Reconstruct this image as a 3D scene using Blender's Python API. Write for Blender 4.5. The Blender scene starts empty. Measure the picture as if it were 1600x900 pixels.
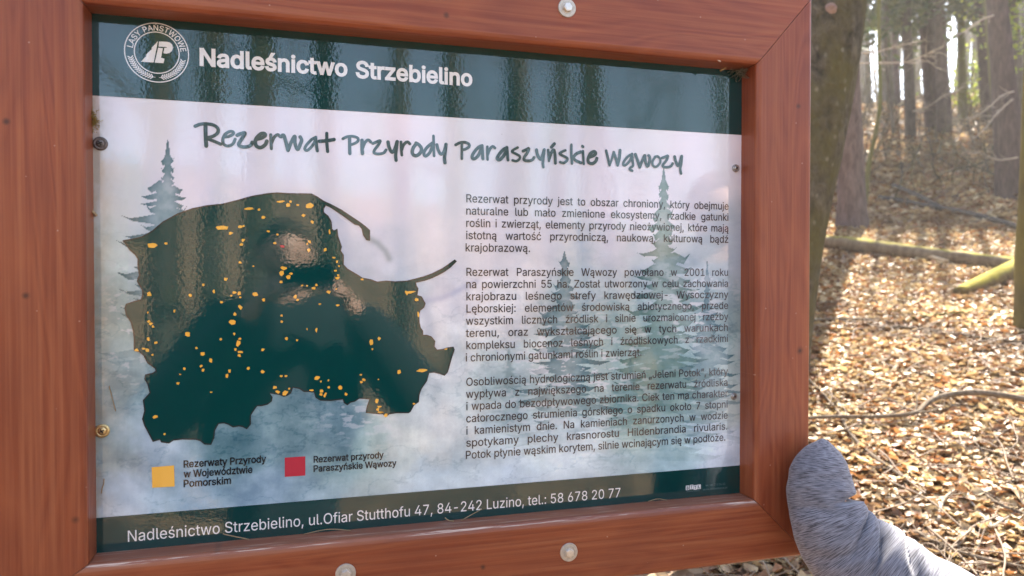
import bpy, bmesh, math, random
import numpy as np
from mathutils import Vector, Matrix, Quaternion
from mathutils.geometry import tessellate_polygon, delaunay_2d_cdt

random.seed(7)
RNG = np.random.default_rng(11)
R = math.radians
scn = bpy.context.scene
COL = scn.collection

# ------------------------------------------------------------------ camera, light, exposure
ZT = 1.90                      # height of the top edge of the printed panel
CAM = np.array([-0.2375, -1.1178, ZT - 0.3529])
CROT = (R(89.08), 0.0, R(-16.24))
FPX = 1156.0                   # focal length in photo pixels (photo 1600 x 900)
cd = bpy.data.cameras.new('camera')
cam = bpy.data.objects.new('camera', cd)
COL.objects.link(cam)
cam.location = CAM
cam.rotation_euler = CROT
cd.sensor_width = 36.0
cd.lens = 36.0 * FPX / 1600.0
cd.clip_start = 0.02
cd.clip_end = 2000
cd.dof.use_dof = True
cd.dof.focus_distance = 1.16
cd.dof.aperture_fstop = 5.0
scn.camera = cam

SUN_AZ, SUN_EL = R(42.4), R(45.0)
SUNDIR = Vector((math.sin(SUN_AZ) * math.cos(SUN_EL), math.cos(SUN_AZ) * math.cos(SUN_EL), math.sin(SUN_EL)))
w = bpy.data.worlds.new('World')
scn.world = w
w.use_nodes = True
nt = w.node_tree
sky = nt.nodes.new('ShaderNodeTexSky')
sky.sky_type = 'NISHITA'
sky.sun_disc = False
sky.sun_elevation = SUN_EL
sky.sun_rotation = SUN_AZ
sky.dust_density = 0.9
sky.ozone_density = 1.2
nt.links.new(sky.outputs[0], nt.nodes['Background'].inputs[0])
nt.nodes['Background'].inputs[1].default_value = 0.09
sl = bpy.data.lights.new('sun', 'SUN')
sl.energy = 5.0
sl.angle = R(0.53)
sl.color = (1.0, 0.92, 0.80)
so = bpy.data.objects.new('sun', sl)
COL.objects.link(so)
so.rotation_euler = SUNDIR.to_track_quat('Z', 'Y').to_euler()
so.location = (10, 10, 20)
vs = scn.view_settings
vs.view_transform = 'Standard'
vs.look = 'None'
vs.exposure = 2.78
vs.gamma = 1.0
HAZE = 0.0021
scn.cycles.max_bounces = 8
scn.cycles.transparent_max_bounces = 12
scn.cycles.use_denoising = True

MR = np.array(Matrix.Rotation(CROT[2], 3, 'Z') @ Matrix.Rotation(CROT[0], 3, 'X'))


def ray(px, py):
    d = np.array([(px - 800) / FPX, -(py - 450) / FPX, -1.0])
    return MR @ d


def on_plane(px, py, y=0.0):
    d = ray(px, py)
    return CAM + d * ((y - CAM[1]) / d[1])


def project(P):
    q = (np.asarray(P) - CAM) @ MR
    return 800 + FPX * q[..., 0] / -q[..., 2], 450 - FPX * q[..., 1] / -q[..., 2]


def at_dist(px, py, d):
    """point on the pixel's ray at horizontal distance d"""
    v = ray(px, py)
    return CAM + v * (d / math.hypot(v[0], v[1]))


def srgb(r, g, b, k=1.0):
    c = np.array([r, g, b], float) / 255
    c = np.where(c <= 0.04045, c / 12.92, ((c + 0.055) / 1.055) ** 2.4)
    return tuple(np.clip(c * k, 0, 1))


# ------------------------------------------------------------------ numpy noise
def vnoise(x, y, seed=0):
    xi = np.floor(x).astype(np.int64)
    yi = np.floor(y).astype(np.int64)
    xf, yf = x - xi, y - yi
    xf = xf * xf * (3 - 2 * xf)
    yf = yf * yf * (3 - 2 * yf)

    def h(a, b):
        n = (a * 374761393 + b * 668265263 + seed * 982451653) & 0xFFFFFFFF
        n = ((n ^ (n >> 13)) * 1274126177) & 0xFFFFFFFF
        return ((n ^ (n >> 16)) & 0xFFFF) / 65535.0
    a = h(xi, yi) * (1 - xf) + h(xi + 1, yi) * xf
    b = h(xi, yi + 1) * (1 - xf) + h(xi + 1, yi + 1) * xf
    return a * (1 - yf) + b * yf


def fbm(x, y, oct=5, seed=0):
    t, a, s = 0.0, 0.5, 0.0
    for i in range(oct):
        t = t + a * vnoise(x * 2 ** i, y * 2 ** i, seed + i * 17)
        s += a
        a *= 0.55
    return t / s


def sstep(a, b, x):
    t = np.clip((x - a) / (b - a), 0, 1)
    return t * t * (3 - 2 * t)


# ------------------------------------------------------------------ object helpers
def link(o, parent=None, mat=None):
    COL.objects.link(o)
    if parent is not None:
        o.parent = parent
    if mat is not None:
        o.data.materials.append(mat)
    return o


def tag(o, label=None, cat=None, group=None, kind=None):
    if label: o['label'] = label
    if cat: o['category'] = cat
    if group: o['group'] = group
    if kind: o['kind'] = kind
    return o


def thing(name, label, cat, loc=(0, 0, 0), group=None):
    o = bpy.data.objects.new(name, None)
    o.empty_display_size = 0.1
    COL.objects.link(o)
    o.location = loc
    return tag(o, label, cat, group)


def mesh_obj(name, verts, faces, mat=None, parent=None, smooth=False, sub=None):
    me = bpy.data.meshes.new(name)
    verts = np.asarray(verts, float)
    if parent is not None:
        p = parent
        while p is not None:
            verts = verts - np.array(p.location)
            p = p.parent
    me.from_pydata([tuple(v) for v in verts], [], [tuple(int(i) for i in f) for f in faces])
    if smooth:
        me.polygons.foreach_set('use_smooth', [True] * len(me.polygons))
    me.update()
    return link(bpy.data.objects.new(name, me), parent, mat)


def fast_mesh(name, V, loops, sizes, mat=None, parent=None, smooth=False):
    me = bpy.data.meshes.new(name)
    V = np.asarray(V, np.float32)
    if parent is not None:
        V = V - np.array(parent.location, np.float32)
    me.vertices.add(len(V))
    me.vertices.foreach_set('co', V.ravel())
    sizes = np.asarray(sizes, np.int32)
    me.loops.add(len(loops))
    me.loops.foreach_set('vertex_index', np.asarray(loops, np.int32))
    me.polygons.add(len(sizes))
    st = np.concatenate([[0], np.cumsum(sizes)[:-1]]).astype(np.int32)
    me.polygons.foreach_set('loop_start', st)
    me.polygons.foreach_set('loop_total', sizes)
    if smooth:
        me.polygons.foreach_set('use_smooth', np.ones(len(sizes), bool))
    me.update(calc_edges=True)
    me.validate()
    return link(bpy.data.objects.new(name, me), parent, mat)


class MB:
    def __init__(self):
        self.v, self.f = [], []

    def add(self, V, F):
        n = len(self.v)
        self.v += [tuple(p) for p in V]
        self.f += [tuple(i + n for i in f) for f in F]

    def tube(self, pts, rad, sides=8, cap=True, rough=0.0, seed=0):
        pts = np.asarray(pts, float)
        n = len(pts)
        rad = np.broadcast_to(np.asarray(rad, float), (n,))
        tan = np.gradient(pts, axis=0)
        tan /= np.linalg.norm(tan, axis=1)[:, None] + 1e-12
        ref = np.array([1.0, 0, 0]) if abs(tan[0][0]) < 0.8 else np.array([0, 1.0, 0])
        V = []
        a0 = ref - tan[0] * (ref @ tan[0])
        a0 /= np.linalg.norm(a0)
        for i in range(n):
            a0 = a0 - tan[i] * (a0 @ tan[i])
            a0 /= np.linalg.norm(a0)
            b0 = np.cross(tan[i], a0)
            for k in range(sides):
                t = 2 * math.pi * k / sides
                r = rad[i]
                if rough:
                    r *= 1 + rough * (float(vnoise(np.array([k * 1.7 % sides + seed]), np.array([i * 0.7 + seed]), seed)[0]) - 0.5) * 2
                V.append(pts[i] + (a0 * math.cos(t) + b0 * math.sin(t)) * r)
        F = []
        for i in range(n - 1):
            for k in range(sides):
                k2 = (k + 1) % sides
                F.append((i * sides + k, i * sides + k2, (i + 1) * sides + k2, (i + 1) * sides + k))
        if cap:
            F.append(tuple(range(sides - 1, -1, -1)))
            F.append(tuple((n - 1) * sides + k for k in range(sides)))
        self.add(V, F)

    def build(self, name, mat, parent=None, smooth=True):
        return mesh_obj(name, self.v, self.f, mat, parent, smooth)


def catmull(P, n=6):
    P = np.asarray(P, float)
    if len(P) < 3:
        return P
    Q = np.vstack([2 * P[0] - P[1], P, 2 * P[-1] - P[-2]])
    out = []
    for i in range(1, len(Q) - 2):
        p0, p1, p2, p3 = Q[i - 1:i + 3]
        for t in np.linspace(0, 1, n, endpoint=False):
            out.append(0.5 * (2 * p1 + (p2 - p0) * t + (2 * p0 - 5 * p1 + 4 * p2 - p3) * t * t + (3 * p1 - p0 - 3 * p2 + p3) * t ** 3))
    out.append(P[-1])
    return np.array(out)


# ------------------------------------------------------------------ material helpers
class NT:
    def __init__(self, name):
        self.m = bpy.data.materials.new(name)
        self.m.use_nodes = True
        self.t = self.m.node_tree
        self.b = self.t.nodes['Principled BSDF']
        self.out = self.t.nodes['Material Output']

    def n(self, typ, **kw):
        nd = self.t.nodes.new('ShaderNode' + typ)
        for k, v in kw.items():
            if k.startswith('i_'):
                key = k[2:]
                nd.inputs[int(key) if key.isdigit() else key.replace('_', ' ')].default_value = v
            else:
                setattr(nd, k, v)
        return nd

    def l(self, a, b):
        self.t.links.new(a, b)

    def ramp(self, fac, stops):
        r = self.n('ValToRGB')
        el = r.color_ramp.elements
        while len(el) < len(stops):
            el.new(0.5)
        for e, (p, c) in zip(el, stops):
            e.position = p
            e.color = (*c[:3], 1) if not np.isscalar(c) else (c, c, c, 1)
        self.l(fac, r.inputs[0])
        return r.outputs[0]

    def mapped(self, scale=(1, 1, 1), coord='Object', rot=(0, 0, 0)):
        tc = self.n('TexCoord')
        mp = self.n('Mapping')
        mp.inputs['Scale'].default_value = scale
        mp.inputs['Rotation'].default_value = rot
        self.l(tc.outputs[coord], mp.inputs[0])
        return mp.outputs[0]

    def noise(self, vec, scale, detail=5, rough=0.55, dist=0.0):
        nd = self.n('TexNoise')
        nd.inputs['Scale'].default_value = scale
        nd.inputs['Detail'].default_value = detail
        nd.inputs['Roughness'].default_value = rough
        nd.inputs['Distortion'].default_value = dist
        if vec is not None:
            self.l(vec, nd.inputs['Vector'])
        return nd.outputs['Fac']

    def mix(self, fac, a, b, mode='MIX'):
        m = self.n('Mix', data_type='RGBA', blend_type=mode)
        for s, v in ((0, fac), (6, a), (7, b)):
            if hasattr(v, 'is_output'):
                self.l(v, m.inputs[s])
            elif s == 0:
                m.inputs[0].default_value = v
            else:
                m.inputs[s].default_value = (*v[:3], 1)
        return m.outputs[2]

    def bump(self, h, strength=0.3, dist=0.01):
        b = self.n('Bump')
        b.inputs['Strength'].default_value = strength
        b.inputs['Distance'].default_value = dist
        self.l(h, b.inputs['Height'])
        return b.outputs[0]


COAT = dict(weight=1.0, rough=0.035)


def laminate(N):
    """glossy rippled laminate shared by every printed layer of the board"""
    b = N.b
    b.inputs['Specular IOR Level'].default_value = 0.0
    b.inputs['Roughness'].default_value = 0.6
    b.inputs['Coat Weight'].default_value = 1.0
    b.inputs['Coat Roughness'].default_value = 0.03
    b.inputs['Coat IOR'].default_value = 1.7
    v = N.mapped()
    h = N.noise(v, 190, 2, 0.5)
    h2 = N.noise(v, 9, 1, 0.5)
    mx = N.n('Math', operation='MULTIPLY_ADD')
    N.l(h2, mx.inputs[0]); mx.inputs[1].default_value = 2.0; N.l(h, mx.inputs[2])
    N.l(N.bump(mx.outputs[0], 0.075, 0.0007), b.inputs['Coat Normal'])


def print_mat(name, col):
    N = NT(name)
    N.b.inputs['Base Color'].default_value = (*col, 1)
    laminate(N)
    return N.m


def wood_mat(name, axis, sx=1.0, seed=0.0, knots=()):
    N = NT(name)
    tc = N.n('TexCoord')
    mp = N.n('Mapping')
    mp.inputs['Location'].default_value = (seed, seed * .7, seed * 1.3)
    N.l(tc.outputs['Object'], mp.inputs[0])
    # gentle swirl of the growth rings
    sc = (1.2, 9, 9) if axis == 'X' else (9, 9, 1.2)
    m2 = N.n('Mapping'); m2.inputs['Scale'].default_value = sc
    N.l(mp.outputs[0], m2.inputs[0])
    rings = N.noise(m2.outputs[0], 1.2, 2, 0.5, 0.8)
    mm = N.n('Math', operation='MULTIPLY'); N.l(rings, mm.inputs[0]); mm.inputs[1].default_value = 11.0
    fr = N.n('Math', operation='PINGPONG'); N.l(mm.outputs[0], fr.inputs[0]); fr.inputs[1].default_value = 0.5
    ringc = N.ramp(fr.outputs[0], [(0.0, 0.0), (0.55, 0.5), (1.0, 1.0)])
    sf = (2.5, 170, 170) if axis == 'X' else (170, 170, 2.5)
    m3 = N.n('Mapping'); m3.inputs['Scale'].default_value = sf
    N.l(mp.outputs[0], m3.inputs[0])
    fine = N.noise(m3.outputs[0], 1.0, 4, 0.6)
    blotch = N.noise(mp.outputs[0], 5.0, 4, 0.6)
    blotch2 = N.noise(mp.outputs[0], 90.0, 3, 0.6)
    mp0 = N.n('Mapping'); mp0.inputs['Scale'].default_value = (1, 0.0, 1); N.l(tc.outputs['Object'], mp0.inputs[0])
    c1 = N.mix(ringc, (0.215, 0.044, 0.0155), (0.370, 0.098, 0.034))
    c2 = N.mix(N.ramp(fine, [(0.4, 0.0), (0.8, .8)]), c1, (0.40, 0.135, 0.052))
    c3 = N.mix(N.ramp(blotch, [(0.35, 0.0), (0.8, 0.55)]), c2, (0.165, 0.038, 0.02))
    # knots at the places they sit on this timber (object space), and pale nicks
    c4 = c3
    for kx, kz, kr in knots:
        dd = N.n('VectorMath', operation='DISTANCE'); N.l(mp0.outputs[0], dd.inputs[0]); dd.inputs[1].default_value = (kx, 0, kz)
        wob = N.n('Math', operation='MULTIPLY_ADD'); N.l(blotch2, wob.inputs[0]); wob.inputs[1].default_value = kr * 1.2; N.l(dd.outputs['Value'], wob.inputs[2])
        c4 = N.mix(N.ramp(wob.outputs[0], [(kr * .9, .85), (kr * 1.9, 0.0)]), c4, (0.05, 0.018, 0.012))
    vo = N.n('TexVoronoi'); vo.inputs['Scale'].default_value = 38.0
    N.l(mp0.outputs[0], vo.inputs['Vector'])
    c4 = N.mix(N.ramp(vo.outputs['Distance'], [(0.035, .7), (0.05, 0.0)]), c4, (.45, .27, .2))
    N.l(c4, N.b.inputs['Base Color'])
    N.l(N.ramp(fine, [(0.3, 0.33), (0.8, 0.50)]), N.b.inputs['Roughness'])
    N.b.inputs['Specular IOR Level'].default_value = 0.35
    N.b.inputs['Coat Weight'].default_value = 0.12
    N.b.inputs['Coat Roughness'].default_value = 0.35
    ad = N.n('Math', operation='ADD'); N.l(fine, ad.inputs[0]); N.l(ringc, ad.inputs[1])
    N.l(N.bump(ad.outputs[0], 0.25, 0.0012), N.b.inputs['Normal'])
    return N, N.m


def metal_mat(name, col, rough=0.35, spots=None):
    N = NT(name)
    v = N.mapped()
    ns = N.noise(v, 260, 4, 0.6)
    N.l(N.mix(N.ramp(ns, [(0.45, 0.0), (0.75, 0.7)]), col, spots or tuple(c * .5 for c in col)), N.b.inputs['Base Color'])
    N.b.inputs['Metallic'].default_value = 0.9
    N.l(N.ramp(ns, [(0.3, rough), (0.8, rough + .25)]), N.b.inputs['Roughness'])
    N.l(N.bump(ns, 0.2, 0.0004), N.b.inputs['Normal'])
    return N.m


def bark_mat(name, dark, light, moss=None, moss_amt=0.5, scale=1.0, vert=4.0, bump=0.8, lichen=None):
    N = NT(name)
    v = N.mapped((vert * scale, vert * scale, scale))
    a = N.noise(v, 6, 6, 0.65, 0.3)
    p = N.mapped((1, 1, .6))
    bl = N.noise(p, 1.7 * scale, 4, 0.6)
    c = N.mix(N.ramp(a, [(0.32, 0.0), (0.68, 1.0)]), dark, light)
    if moss:
        mk = N.ramp(bl, [(0.62 - moss_amt * .35, 0.0), (0.72 - moss_amt * .2, 1.0)])
        fm = N.noise(p, 40, 3, 0.6)
        mc = N.mix(fm, tuple(x * .55 for x in moss), moss)
        c = N.mix(mk, c, mc)
    if lichen:
        vo = N.n('TexVoronoi'); vo.inputs['Scale'].default_value = 26.0
        N.l(N.mapped((1, 1, .8)), vo.inputs['Vector'])
        sepc = N.n('SeparateColor'); N.l(vo.outputs['Color'], sepc.inputs[0])
        on = N.n('Math', operation='MULTIPLY')
        N.l(N.ramp(vo.outputs['Distance'], [(.10, 1.0), (.34, 0.0)]), on.inputs[0]); N.l(N.ramp(sepc.outputs[0], [(.70, 0.0), (.95, .45)]), on.inputs[1])
        c = N.mix(on.outputs[0], c, lichen)
    N.l(c, N.b.inputs['Base Color'])
    N.b.inputs['Roughness'].default_value = 0.9
    N.b.inputs['Specular IOR Level'].default_value = 0.09
    N.l(N.bump(a, bump, 0.02), N.b.inputs['Normal'])
    return N.m


def leaf_mat(name, stops, trans=0.3, rough=0.5, damp=False):
    N = NT(name)
    g = N.n('NewGeometry')
    c = N.ramp(g.outputs['Random Per Island'], stops)
    if damp:
        dm = N.ramp(N.noise(N.mapped(), 1.5, 4, .6), [(.36, 1.0), (.56, 0.0)])
        c = N.mix(dm, c, N.mix(.75, c, (.16, .085, .045)))
    N.l(c, N.b.inputs['Base Color'])
    N.b.inputs['Roughness'].default_value = rough
    N.b.inputs['Specular IOR Level'].default_value = 0.45
    tr = N.n('BsdfTranslucent')
    N.l(c, tr.inputs[0])
    ms = N.n('MixShader'); ms.inputs[0].default_value = trans
    N.l(N.b.outputs[0], ms.inputs[1]); N.l(tr.outputs[0], ms.inputs[2])
    N.l(ms.outputs[0], N.out.inputs[0])
    return N.m


# ------------------------------------------------------------------ terrain
UD = np.array([math.sin(R(45)), math.cos(R(45))])
PS = np.array([-90, -45, -32, -13, -8, -4, 0, 10, 12, 26, 32, 60, 120.0])
PH = np.array([12.0, 9.5, 5.5, -0.5, -0.9, -0.75, 0.0, 2.0, 2.5, 7.0, 7.9, 9.0, 9.0])


def ground_h(x, y):
    x = np.asarray(x, float); y = np.asarray(y, float)
    s = (x - CAM[0]) * UD[0] + (y - CAM[1]) * UD[1]
    q = (x - CAM[0]) * UD[1] - (y - CAM[1]) * UD[0]
    h = sum(np.interp(s + o, PS, PH) for o in (-1.2, -0.6, 0, 0.6, 1.2)) / 5
    h = h + (fbm(x * .35 + 40, y * .35 + 40, 4, 3) - .5) * .5 * np.clip(np.hypot(s - 3, q) / 9, 0.12, 1)
    return h


def hit(px, py):
    d = ray(px, py)
    hz = math.hypot(d[0], d[1])
    t = 0.5
    while t < 90:
        p = CAM + d * (t / hz)
        if p[2] < ground_h(p[0], p[1]):
            break
        t += 0.02 if t < 12 else 0.1
    return p, t


gN = NT('ground_soil')
gv = gN.mapped()
vo = gN.n('TexVoronoi'); vo.inputs['Scale'].default_value = 14.0
gN.l(gv, vo.inputs['Vector'])
gl = gN.ramp(vo.outputs['Color'], [(0.2, (0.06, 0.035, 0.02)), (0.45, (0.20, 0.115, 0.055)), (0.7, (0.36, 0.235, 0.12)), (0.95, (0.50, 0.36, 0.21))])
big = gN.noise(gv, 0.8, 5, 0.6)
gc = gN.mix(gN.ramp(big, [(0.42, 0.0), (0.6, 0.75)]), gl, (0.11, 0.068, 0.04))
gN.l(gc, gN.b.inputs['Base Color'])
gN.b.inputs['Roughness'].default_value = 0.85
gN.l(gN.bump(vo.outputs['Distance'], 0.6, 0.03), gN.b.inputs['Normal'])
xs = np.concatenate([np.linspace(-140, -30, 24)[:-1], np.linspace(-30, 30, 161)[:-1], np.linspace(30, 140, 24)])
gx, gy = np.meshgrid(xs, xs)
gz = ground_h(gx, gy)
n = len(xs)
ii, jj = np.meshgrid(np.arange(n - 1), np.arange(n - 1), indexing='ij')
q = (ii * n + jj).ravel()
fast_mesh('ground', np.stack([gx, gy, gz], -1).reshape(-1, 3), np.stack([q, q + 1, q + n + 1, q + n], 1).ravel(), np.full(len(q), 4), gN.m, smooth=True)
tag(bpy.data.objects['ground'], kind='structure')
# unseen dark soil strip added so the lower panel mirrors less light
pN = NT('added_dark_soil')
pv = pN.mapped()
pn = pN.noise(pv, 9, 6, .65)
pN.l(pN.mix(pn, (0.035, 0.024, 0.016), (0.10, 0.07, 0.045)), pN.b.inputs['Base Color'])
pN.b.inputs['Roughness'].default_value = 0.9
pN.l(pN.bump(pn, .6, .03), pN.b.inputs['Normal'])
pt = np.linspace(0, 1, 80)
pcx = -16 + 17.2 * pt
pcy = -3.3 + .5 * np.sin(pcx * .5) - .03 * (pcx + 1) ** 2 * .2
pk = np.linspace(-1, 1, 15)
pwid = 2.6 * np.clip((1.0 - pt) / .09, 0, 1) ** .5
PXg = pcx[:, None] + 0 * pk
PYg = pcy[:, None] + pk * pwid[:, None] * (1 + .18 * np.sin(pcx * 2.3))[:, None]
PZg = ground_h(PXg, PYg) + .006 + .02 * (1 - pk ** 2)
pi, pj = np.meshgrid(np.arange(79), np.arange(14), indexing='ij')
pq = (pi * 15 + pj).ravel()
fast_mesh('piece', np.stack([PXg, PYg, PZg], -1).reshape(-1, 3), np.stack([pq, pq + 15, pq + 16, pq + 1], 1).ravel(), np.full(len(pq), 4), pN.m, smooth=True)
tag(bpy.data.objects['piece'], kind='structure')


# ------------------------------------------------------------------ fallen leaves
LEAF = np.array([(0, -.5, 0), (-.27, -.2, .06), (0, -.2, 0), (.27, -.2, .06), (-.25, .15, .07), (0, .15, .0), (.25, .15, .07), (0, .52, .05)])
LF = [(0, 2, 1), (0, 3, 2), (1, 2, 5, 4), (2, 3, 6, 5), (4, 5, 7), (5, 6, 7)]


def leaf_cloud(pos, size, tilt, name, mat, rng, parent=None, curl=1.0):
    n = len(pos)
    base = np.repeat(LEAF[None], n, 0) * np.array([1, 1, curl])
    base[:, :, 2] *= rng.uniform(-1.8, 4.0, (n, 1))
    base[:, :, 2] += rng.uniform(-.5, 1.1, (n, 1)) * base[:, :, 1] ** 2
    base[:, :, 0] *= rng.uniform(.8, 1.35, (n, 1))
    base *= size[:, None, None]
    yaw = rng.uniform(0, 2 * math.pi, n)
    ax = rng.uniform(0, 2 * math.pi, n)
    ti = tilt
    # rotate about z by yaw, then tilt about horizontal axis ax by ti (Rodrigues)
    c, s = np.cos(yaw)[:, None], np.sin(yaw)[:, None]
    X = base[..., 0] * c - base[..., 1] * s
    Y = base[..., 0] * s + base[..., 1] * c
    P = np.stack([X, Y, base[..., 2]], -1)
    k = np.stack([np.cos(ax), np.sin(ax), np.zeros(n)], -1)[:, None, :]
    ct, st = np.cos(ti)[:, None, None], np.sin(ti)[:, None, None]
    P = P * ct + np.cross(np.broadcast_to(k, P.shape), P) * st + k * (P * k).sum(-1, keepdims=True) * (1 - ct)
    V = (P + pos[:, None, :]).reshape(-1, 3)
    off = np.arange(n) * 8
    fl = np.concatenate([np.array(f) for f in LF])
    loops = (off[:, None] + fl[None]).ravel()
    sizes = np.tile([len(f) for f in LF], n)
    return fast_mesh(name, V, loops, sizes, mat, parent, smooth=True)


def polar(n, az0, az1, d0, d1, rng):
    az = R(1) * rng.uniform(az0, az1, n)
    d = np.sqrt(rng.uniform(d0 ** 2, d1 ** 2, n))
    return CAM[0] + d * np.sin(az), CAM[1] + d * np.cos(az)


litter = leaf_mat('beech_leaf_litter', [(0.0, (0.13, 0.06, 0.025)), (0.18, (0.26, 0.12, 0.045)), (0.30, (0.42, 0.18, 0.06)), (0.40, (0.42, 0.28, 0.14)),
                                        (0.7, (0.54, 0.39, 0.19)), (1.0, (0.64, 0.50, 0.28))], 0.25, 0.58, True)
PX, PY, SZ, TI = [], [], [], []
for n, a0, a1, d0, d1, s0, s1 in ((36000, 31, 54, 2.0, 5.5, .024, .062), (38000, 33, 53, 5.5, 10.5, .030, .068), (22000, 36, 53, 10.5, 19, .06, .12), (9000, 37, 52, 19, 32, .09, .16),
                                  (14000, -60, 31, 1.9, 12, .06, .11), (9000, 54, 120, 1.8, 10, .06, .11)):
    x, y = polar(n, a0, a1, d0, d1, RNG)
    PX.append(x); PY.append(y)
    SZ.append(RNG.uniform(s0, s1, n))
    TI.append(np.abs(RNG.normal(0, .42, n)))
PX, PY, SZ, TI = map(np.concatenate, (PX, PY, SZ, TI))
kp = (fbm(PX * 2.6 + 11, PY * 2.6 + 5, 4, 61) > .35) | (RNG.random(len(PX)) < .45)
PX, PY, SZ, TI = PX[kp], PY[kp], SZ[kp] * (.75 + .5 * fbm(PX[kp] * 1.3, PY[kp] * 1.3, 3, 62)), TI[kp]
PZ = ground_h(PX, PY) + RNG.uniform(0.004, 0.04, len(PX)) * (SZ / .07)
lo = leaf_cloud(np.stack([PX, PY, PZ], -1), SZ, TI, 'leaf_litter', litter, RNG)
tag(lo, 'dry tan and orange beech leaves covering the forest floor', 'leaf litter', kind='stuff')

tw = MB()
rt = np.random.default_rng(77)
for n_, a0, a1, d0, d1 in ((260, 31, 54, 2.2, 6), (220, 33, 53, 6, 14)):
    x_, y_ = polar(n_, a0, a1, d0, d1, rt)
    for xx, yy in zip(x_, y_):
        a_ = rt.uniform(0, 6.28); L_ = rt.uniform(.08, .45)
        dx, dy = math.cos(a_) * L_ / 3, math.sin(a_) * L_ / 3
        q_ = []
        for k_ in range(4):
            ex, ey = xx + dx * k_ + rt.normal(0, .015), yy + dy * k_ + rt.normal(0, .015)
            q_.append((ex, ey, float(ground_h(ex, ey)) + .03 + abs(rt.normal(0, .02))))
        tw.tube(catmull(q_, 3), rt.uniform(.0012, .004), 5, cap=False)
tN = NT('litter_twig'); tN.b.inputs['Base Color'].default_value = (.20, .14, .09, 1); tN.b.inputs['Roughness'].default_value = .8
tag(tw.build('twig_litter', tN.m), 'thin broken twigs strewn among the fallen leaves', 'twig litter', kind='stuff')

# ------------------------------------------------------------------ trees
M_BEECHMOSS = bark_mat('mossy_beech_bark', (0.045, 0.042, 0.032), (0.165, 0.145, 0.105), (0.145, 0.13, 0.065), 0.5, 2.4, 1.3, 1.0, (.36, .33, .26))
M_MOSS = bark_mat('bright_moss_bark', (0.05, 0.04, 0.02), (0.12, 0.09, 0.04), (0.15, 0.115, 0.022), 0.95, 1.2, 1.5, 0.6)
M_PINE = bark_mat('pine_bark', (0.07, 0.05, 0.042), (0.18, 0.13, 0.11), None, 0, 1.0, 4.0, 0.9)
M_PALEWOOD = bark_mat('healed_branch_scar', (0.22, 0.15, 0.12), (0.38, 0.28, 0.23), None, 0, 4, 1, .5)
M_PURPLE = bark_mat('darkened_pine_bark', (0.04, 0.028, 0.026), (0.11, 0.078, 0.07), None, 0, 1.0, 4.0, 0.9)  # pine bark colours darkened evenly, as the hazy trunks came out pale
M_GREY = bark_mat('grey_bark', (0.08, 0.065, 0.05), (0.16, 0.135, 0.105), (0.12, 0.11, 0.04), 0.4, 1.0, 3.0, 0.7)
M_DARK = bark_mat('dark_bark', (0.035, 0.027, 0.022), (0.10, 0.08, 0.065), None, 0, 1.0, 4.0, 0.8)
M_OLIVE = bark_mat('olive_bark', (0.08, 0.07, 0.035), (0.15, 0.13, 0.06), (0.15, 0.15, 0.04), 0.8, 1.0, 3.0, 0.6)
M_TWIG = bark_mat('pale_twig_bark', (0.24, 0.19, 0.14), (0.45, 0.38, 0.29), None, 0, 3.0, 1.0, 0.3)
M_NEEDLE = leaf_mat('conifer_needles', [(0, (0.03, 0.055, 0.018)), (.5, (0.06, 0.085, 0.025)), (1, (0.11, 0.13, 0.035))], 0.3, 0.5)
M_OLIVELEAF = leaf_mat('pale_olive_needles', [(0, (0.07, 0.085, 0.03)), (.5, (0.12, 0.13, 0.045)), (1, (0.20, 0.19, 0.08))], 0.4, 0.5)
M_SPRING = leaf_mat('spring_leaves', [(0, (0.15, 0.22, 0.02)), (.6, (0.28, 0.33, 0.03)), (1, (0.40, 0.42, 0.05))], 0.5, 0.4)


def limb(mb, p, d, L, r, depth, rng, sides=6):
    n = 5
    pts = [np.array(p)]
    d = np.array(d, float)
    for i in range(n):
        d = d + rng.normal(0, .16, 3) + np.array([0, 0, .05])
        d /= np.linalg.norm(d)
        pts.append(pts[-1] + d * L / n)
    mb.tube(pts, np.linspace(r, r * .3, n + 1), sides, cap=False)
    if depth > 0:
        for _ in range(3 if depth > 1 else 4):
            i = rng.integers(2, n + 1)
            dd = d + rng.normal(0, .65, 3)
            dd /= np.linalg.norm(dd)
            limb(mb, pts[i], dd, L * rng.uniform(.4, .65), r * .4, depth - 1, rng, max(4, sides - 2))


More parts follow.
